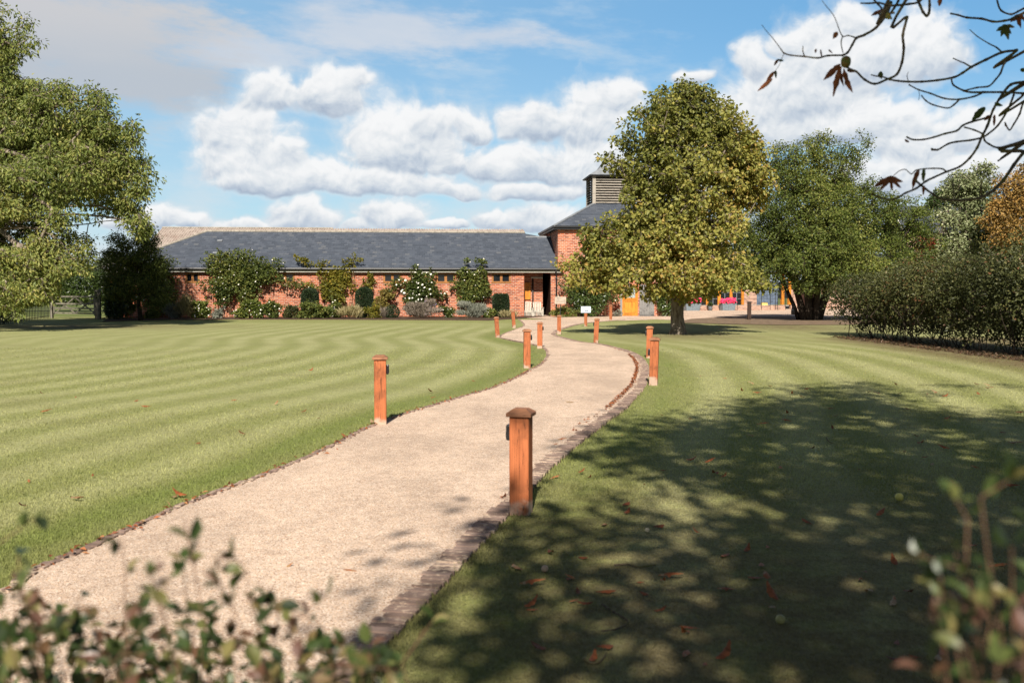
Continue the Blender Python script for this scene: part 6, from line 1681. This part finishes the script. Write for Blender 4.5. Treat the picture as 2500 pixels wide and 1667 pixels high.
CUM = [(598, 330, 105, 78), (560, 400, 95, 50), (980, 345, 140, 92), (1040, 300, 60, 45), (760, 428, 150, 44), (905, 450, 215, 36), (640, 445, 120, 34), (812, 228, 84, 62), (655, 232, 78, 48), (860, 200, 40, 34),
       (1155, 308, 62, 42), (1300, 302, 76, 54), (1424, 292, 90, 84), (1240, 405, 112, 52), (1420, 400, 130, 76), (1300, 470, 130, 24), (1500, 240, 60, 46),
       (2068, 66, 58, 46), (1929, 112, 54, 44), (1848, 158, 48, 50), (2050, 145, 155, 98), (2246, 128, 92, 76), (1955, 235, 190, 74), (2090, 305, 210, 52), (1830, 300, 120, 60), (1700, 190, 40, 16),
       (2236, 352, 104, 60), (2400, 318, 130, 58), (2300, 420, 190, 60), (2180, 440, 120, 50),
       (395, 530, 62, 30), (470, 540, 40, 22), (733, 526, 74, 40), (963, 532, 84, 40), (1320, 532, 88, 40), (1090, 553, 74, 12), (860, 552, 40, 16), (1650, 470, 120, 50), (600, 548, 90, 18), (1210, 540, 60, 24), (330, 545, 60, 20), (1120, 470, 60, 22), (1090, 400, 46, 34), (690, 380, 60, 40)]


n0 = t.add('ShaderNodeTexNoise', {'Vector': t.comb(U, V, 0.0), 'Scale': 0.6, 'Detail': 3.0, 'Roughness': 0.55}, noise_dimensions='2D')
w3 = t.sep(t.vm('SUBTRACT', n0.outputs['Color'], (0.5, 0.5, 0.5)))
Uw = t.m('ADD', U, t.m('MULTIPLY', w3[0], 0.9)); Vw = t.m('ADD', V, t.m('MULTIPLY', w3[1], 0.6))
D = None; WS = None; TS = None
for px, py, rx, ry in CUM:
    u, v = uv(px, py); a = t.m('MULTIPLY', t.m('SUBTRACT', Uw, u), 100.0 / rx); b = t.m('SUBTRACT', Vw, v - ry * 0.2 / 100)
    b = t.m('MULTIPLY', b, t.fmix(t.m('LESS_THAN', b, 0.0), 100.0 / (ry * 1.15), 100.0 / (ry * 0.66)))
    f = t.m('SUBTRACT', 1.0, t.m('SQRT', t.m('ADD', t.m('MULTIPLY', a, a), t.m('MULTIPLY', b, b))))
    D = f if D is None else t.m('SMOOTH_MAX', D, f, 0.14)
    w = t.m('POWER', t.m('MAXIMUM', t.m('ADD', f, 0.5), 0.0), 4.0); tt = t.m('MULTIPLY', w, t.m('MAXIMUM', b, -1.0))
    WS = w if WS is None else t.m('ADD', WS, w); TS = tt if TS is None else t.m('ADD', TS, tt)
T = t.m('DIVIDE', TS, t.m('ADD', WS, 0.001))


def puff(du, dv):
    p = t.comb(t.m('ADD', Uw, du), t.m('MULTIPLY', t.m('ADD', Vw, dv), 1.1), 0.0)
    v1 = t.add('ShaderNodeTexVoronoi', {'Vector': p, 'Scale': 1.5, 'Detail': 3.0, 'Roughness': 0.5, 'Lacunarity': 2.3, 'Smoothness': 0.6}, voronoi_dimensions='2D', feature='SMOOTH_F1', normalize=True)
    fb = t.noise(p, 1.7, 5, 0.52, '2D')
    return t.m('ADD', t.m('MULTIPLY', t.m('SUBTRACT', 0.40, v1.outputs['Distance']), 0.75), t.m('MULTIPLY', t.m('SUBTRACT', fb, 0.5), 0.75))


q0 = puff(0.0, 0.0); q1 = puff(-0.05, 0.13)
d0 = t.m('ADD', t.m('ADD', D, 0.14), q0)
mask = t.m('MULTIPLY', t.ss(d0, 0.0, 0.40), 0.97)
soft = t.ss(d0, -0.30, 0.22, 0.0, 0.5)
lit = t.m('ADD', 0.58, t.m('ADD', t.m('MULTIPLY', T, 0.55), t.m('MULTIPLY', t.m('SUBTRACT', q0, q1), 1.05)), clamp=True)
big = t.noise(t.comb(U, V, 4.0), 0.8, 4, 0.6, '2D')
lit = t.m('ADD', lit, t.m('MULTIPLY', t.m('SUBTRACT', big, 0.5), 0.7), clamp=True)
K = 1.0 / (0.10 * 2 ** EXPO)
c = lambda r, g, b: (r * K, g * K, b * K)
cloud = t.ramp(lit, [(0.0, (0.40, 0.48, 0.60)), (0.3, (0.56, 0.63, 0.72)), (0.58, (0.75, 0.79, 0.83)), (0.85, (0.90, 0.91, 0.92)), (1.0, (0.94, 0.945, 0.95))])
cloud = t.mix(1.0, cloud, (K, K, K), 'MULTIPLY')
# thin high veil and the grey bank upper left
veil = t.noise(t.comb(t.m('MULTIPLY', U, 0.30), t.m('ADD', V, t.m('MULTIPLY', U, 0.06)), 0.0), 1.0, 7, 0.62, '2D')


def patch(px, py, rx, ry):
    u, v = uv(px, py); a = t.m('MULTIPLY', t.m('SUBTRACT', U, u), 100.0 / rx); b = t.m('MULTIPLY', t.m('SUBTRACT', V, v), 100.0 / ry)
    return t.m('EXPONENT', t.m('MULTIPLY', t.m('ADD', t.m('MULTIPLY', a, a), t.m('MULTIPLY', b, b)), -1.0))


def veil_mask(ps, lo, hi, amt):
    p = None
    for q in ps:
        f = patch(*q); p = f if p is None else t.m('MAXIMUM', p, f)
    return t.m('MULTIPLY', t.ss(t.m('ADD', veil, t.m('MULTIPLY', t.m('SUBTRACT', p, 0.5), 0.75)), lo, hi), amt)


vm1 = veil_mask([(880, 60, 330, 95), (1150, 90, 260, 40), (600, 130, 260, 60)], 0.42, 0.85, 0.72)
vm2 = veil_mask([(120, 60, 420, 130), (330, 190, 270, 70), (-200, 100, 400, 300)], 0.30, 0.72, 0.88)
vm3 = t.m('MULTIPLY', t.ss(veil, 0.48, 0.78), t.ss(V, 8.0, 14.0, 0.40, 0.0))
el = t.ss(V, -0.3, 4.5, 1.0, 0.0)
skyc = t.mix(1.0, sky.outputs[0], (0.78, 1.02, 1.10), 'MULTIPLY')
side = t.ss(U, -9.0, 10.0)
skyc = t.mix(t.ss(V, 7.0, 16.0, 0.72, 0.0), skyc, t.mix(t.ss(V, 0.0, 6.5), c(0.44, 0.64, 0.76), c(0.125, 0.35, 0.62)))
skyc = t.mix(t.m('MULTIPLY', t.m('SUBTRACT', 1.0, side), 0.35), skyc, c(0.50, 0.66, 0.76))
skyc = t.mix(vm3, skyc, c(0.66, 0.75, 0.82))
skyc = t.mix(vm1, skyc, c(0.70, 0.72, 0.77))
skyc = t.mix(vm2, skyc, t.mix(t.ss(V, 4.6, 6.2), c(0.52, 0.55, 0.60), c(0.64, 0.62, 0.62)))
skyc = t.mix(soft, skyc, c(0.70, 0.77, 0.83))
bank = t.m('MULTIPLY', t.ss(t.m('ADD', t.noise(t.comb(t.m('MULTIPLY', U, 0.5), V, 2.0), 0.9, 5, 0.55, '2D'), t.m('MULTIPLY', V, -0.16)), 0.02, 0.40), t.ss(V, 1.2, 3.6, 0.80, 0.0))
skyc = t.mix(bank, skyc, c(0.70, 0.77, 0.82))
fin = t.mix(mask, skyc, cloud)
# overhead and behind, out of view: sky dimmed and greyed to lessen fill light
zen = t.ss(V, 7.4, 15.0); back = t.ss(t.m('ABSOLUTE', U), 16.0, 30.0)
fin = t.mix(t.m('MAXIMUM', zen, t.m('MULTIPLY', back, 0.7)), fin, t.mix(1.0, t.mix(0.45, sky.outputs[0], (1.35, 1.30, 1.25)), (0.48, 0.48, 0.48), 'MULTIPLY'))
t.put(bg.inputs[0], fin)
world.cycles.sampling_method = 'MANUAL'; world.cycles.sample_map_resolution = 512

sd = bpy.data.lights.new("sun", 'SUN'); sd.energy = 5.0; sd.angle = math.radians(0.53); sd.color = (1.0, 0.93, 0.82)
so = bpy.data.objects.new("sun", sd); COL.objects.link(so)
tosun = Vector((-math.sin(SUN_AZ) * math.cos(SUN_EL), -math.cos(SUN_AZ) * math.cos(SUN_EL), math.sin(SUN_EL)))
so.rotation_euler = tosun.to_track_quat('Z', 'Y').to_euler(); so.location = (0, -20, 30)

vs = scene.view_settings
scene.display_settings.display_device = 'sRGB'
vs.view_transform = 'Standard'; vs.look = 'None'; vs.exposure = EXPO; vs.gamma = 1.0; vs.use_curve_mapping = False
scene.cycles.max_bounces = 6; scene.cycles.diffuse_bounces = 3; scene.cycles.transparent_max_bounces = 4; scene.cycles.glossy_bounces = 2
scene.cycles.use_denoising = True
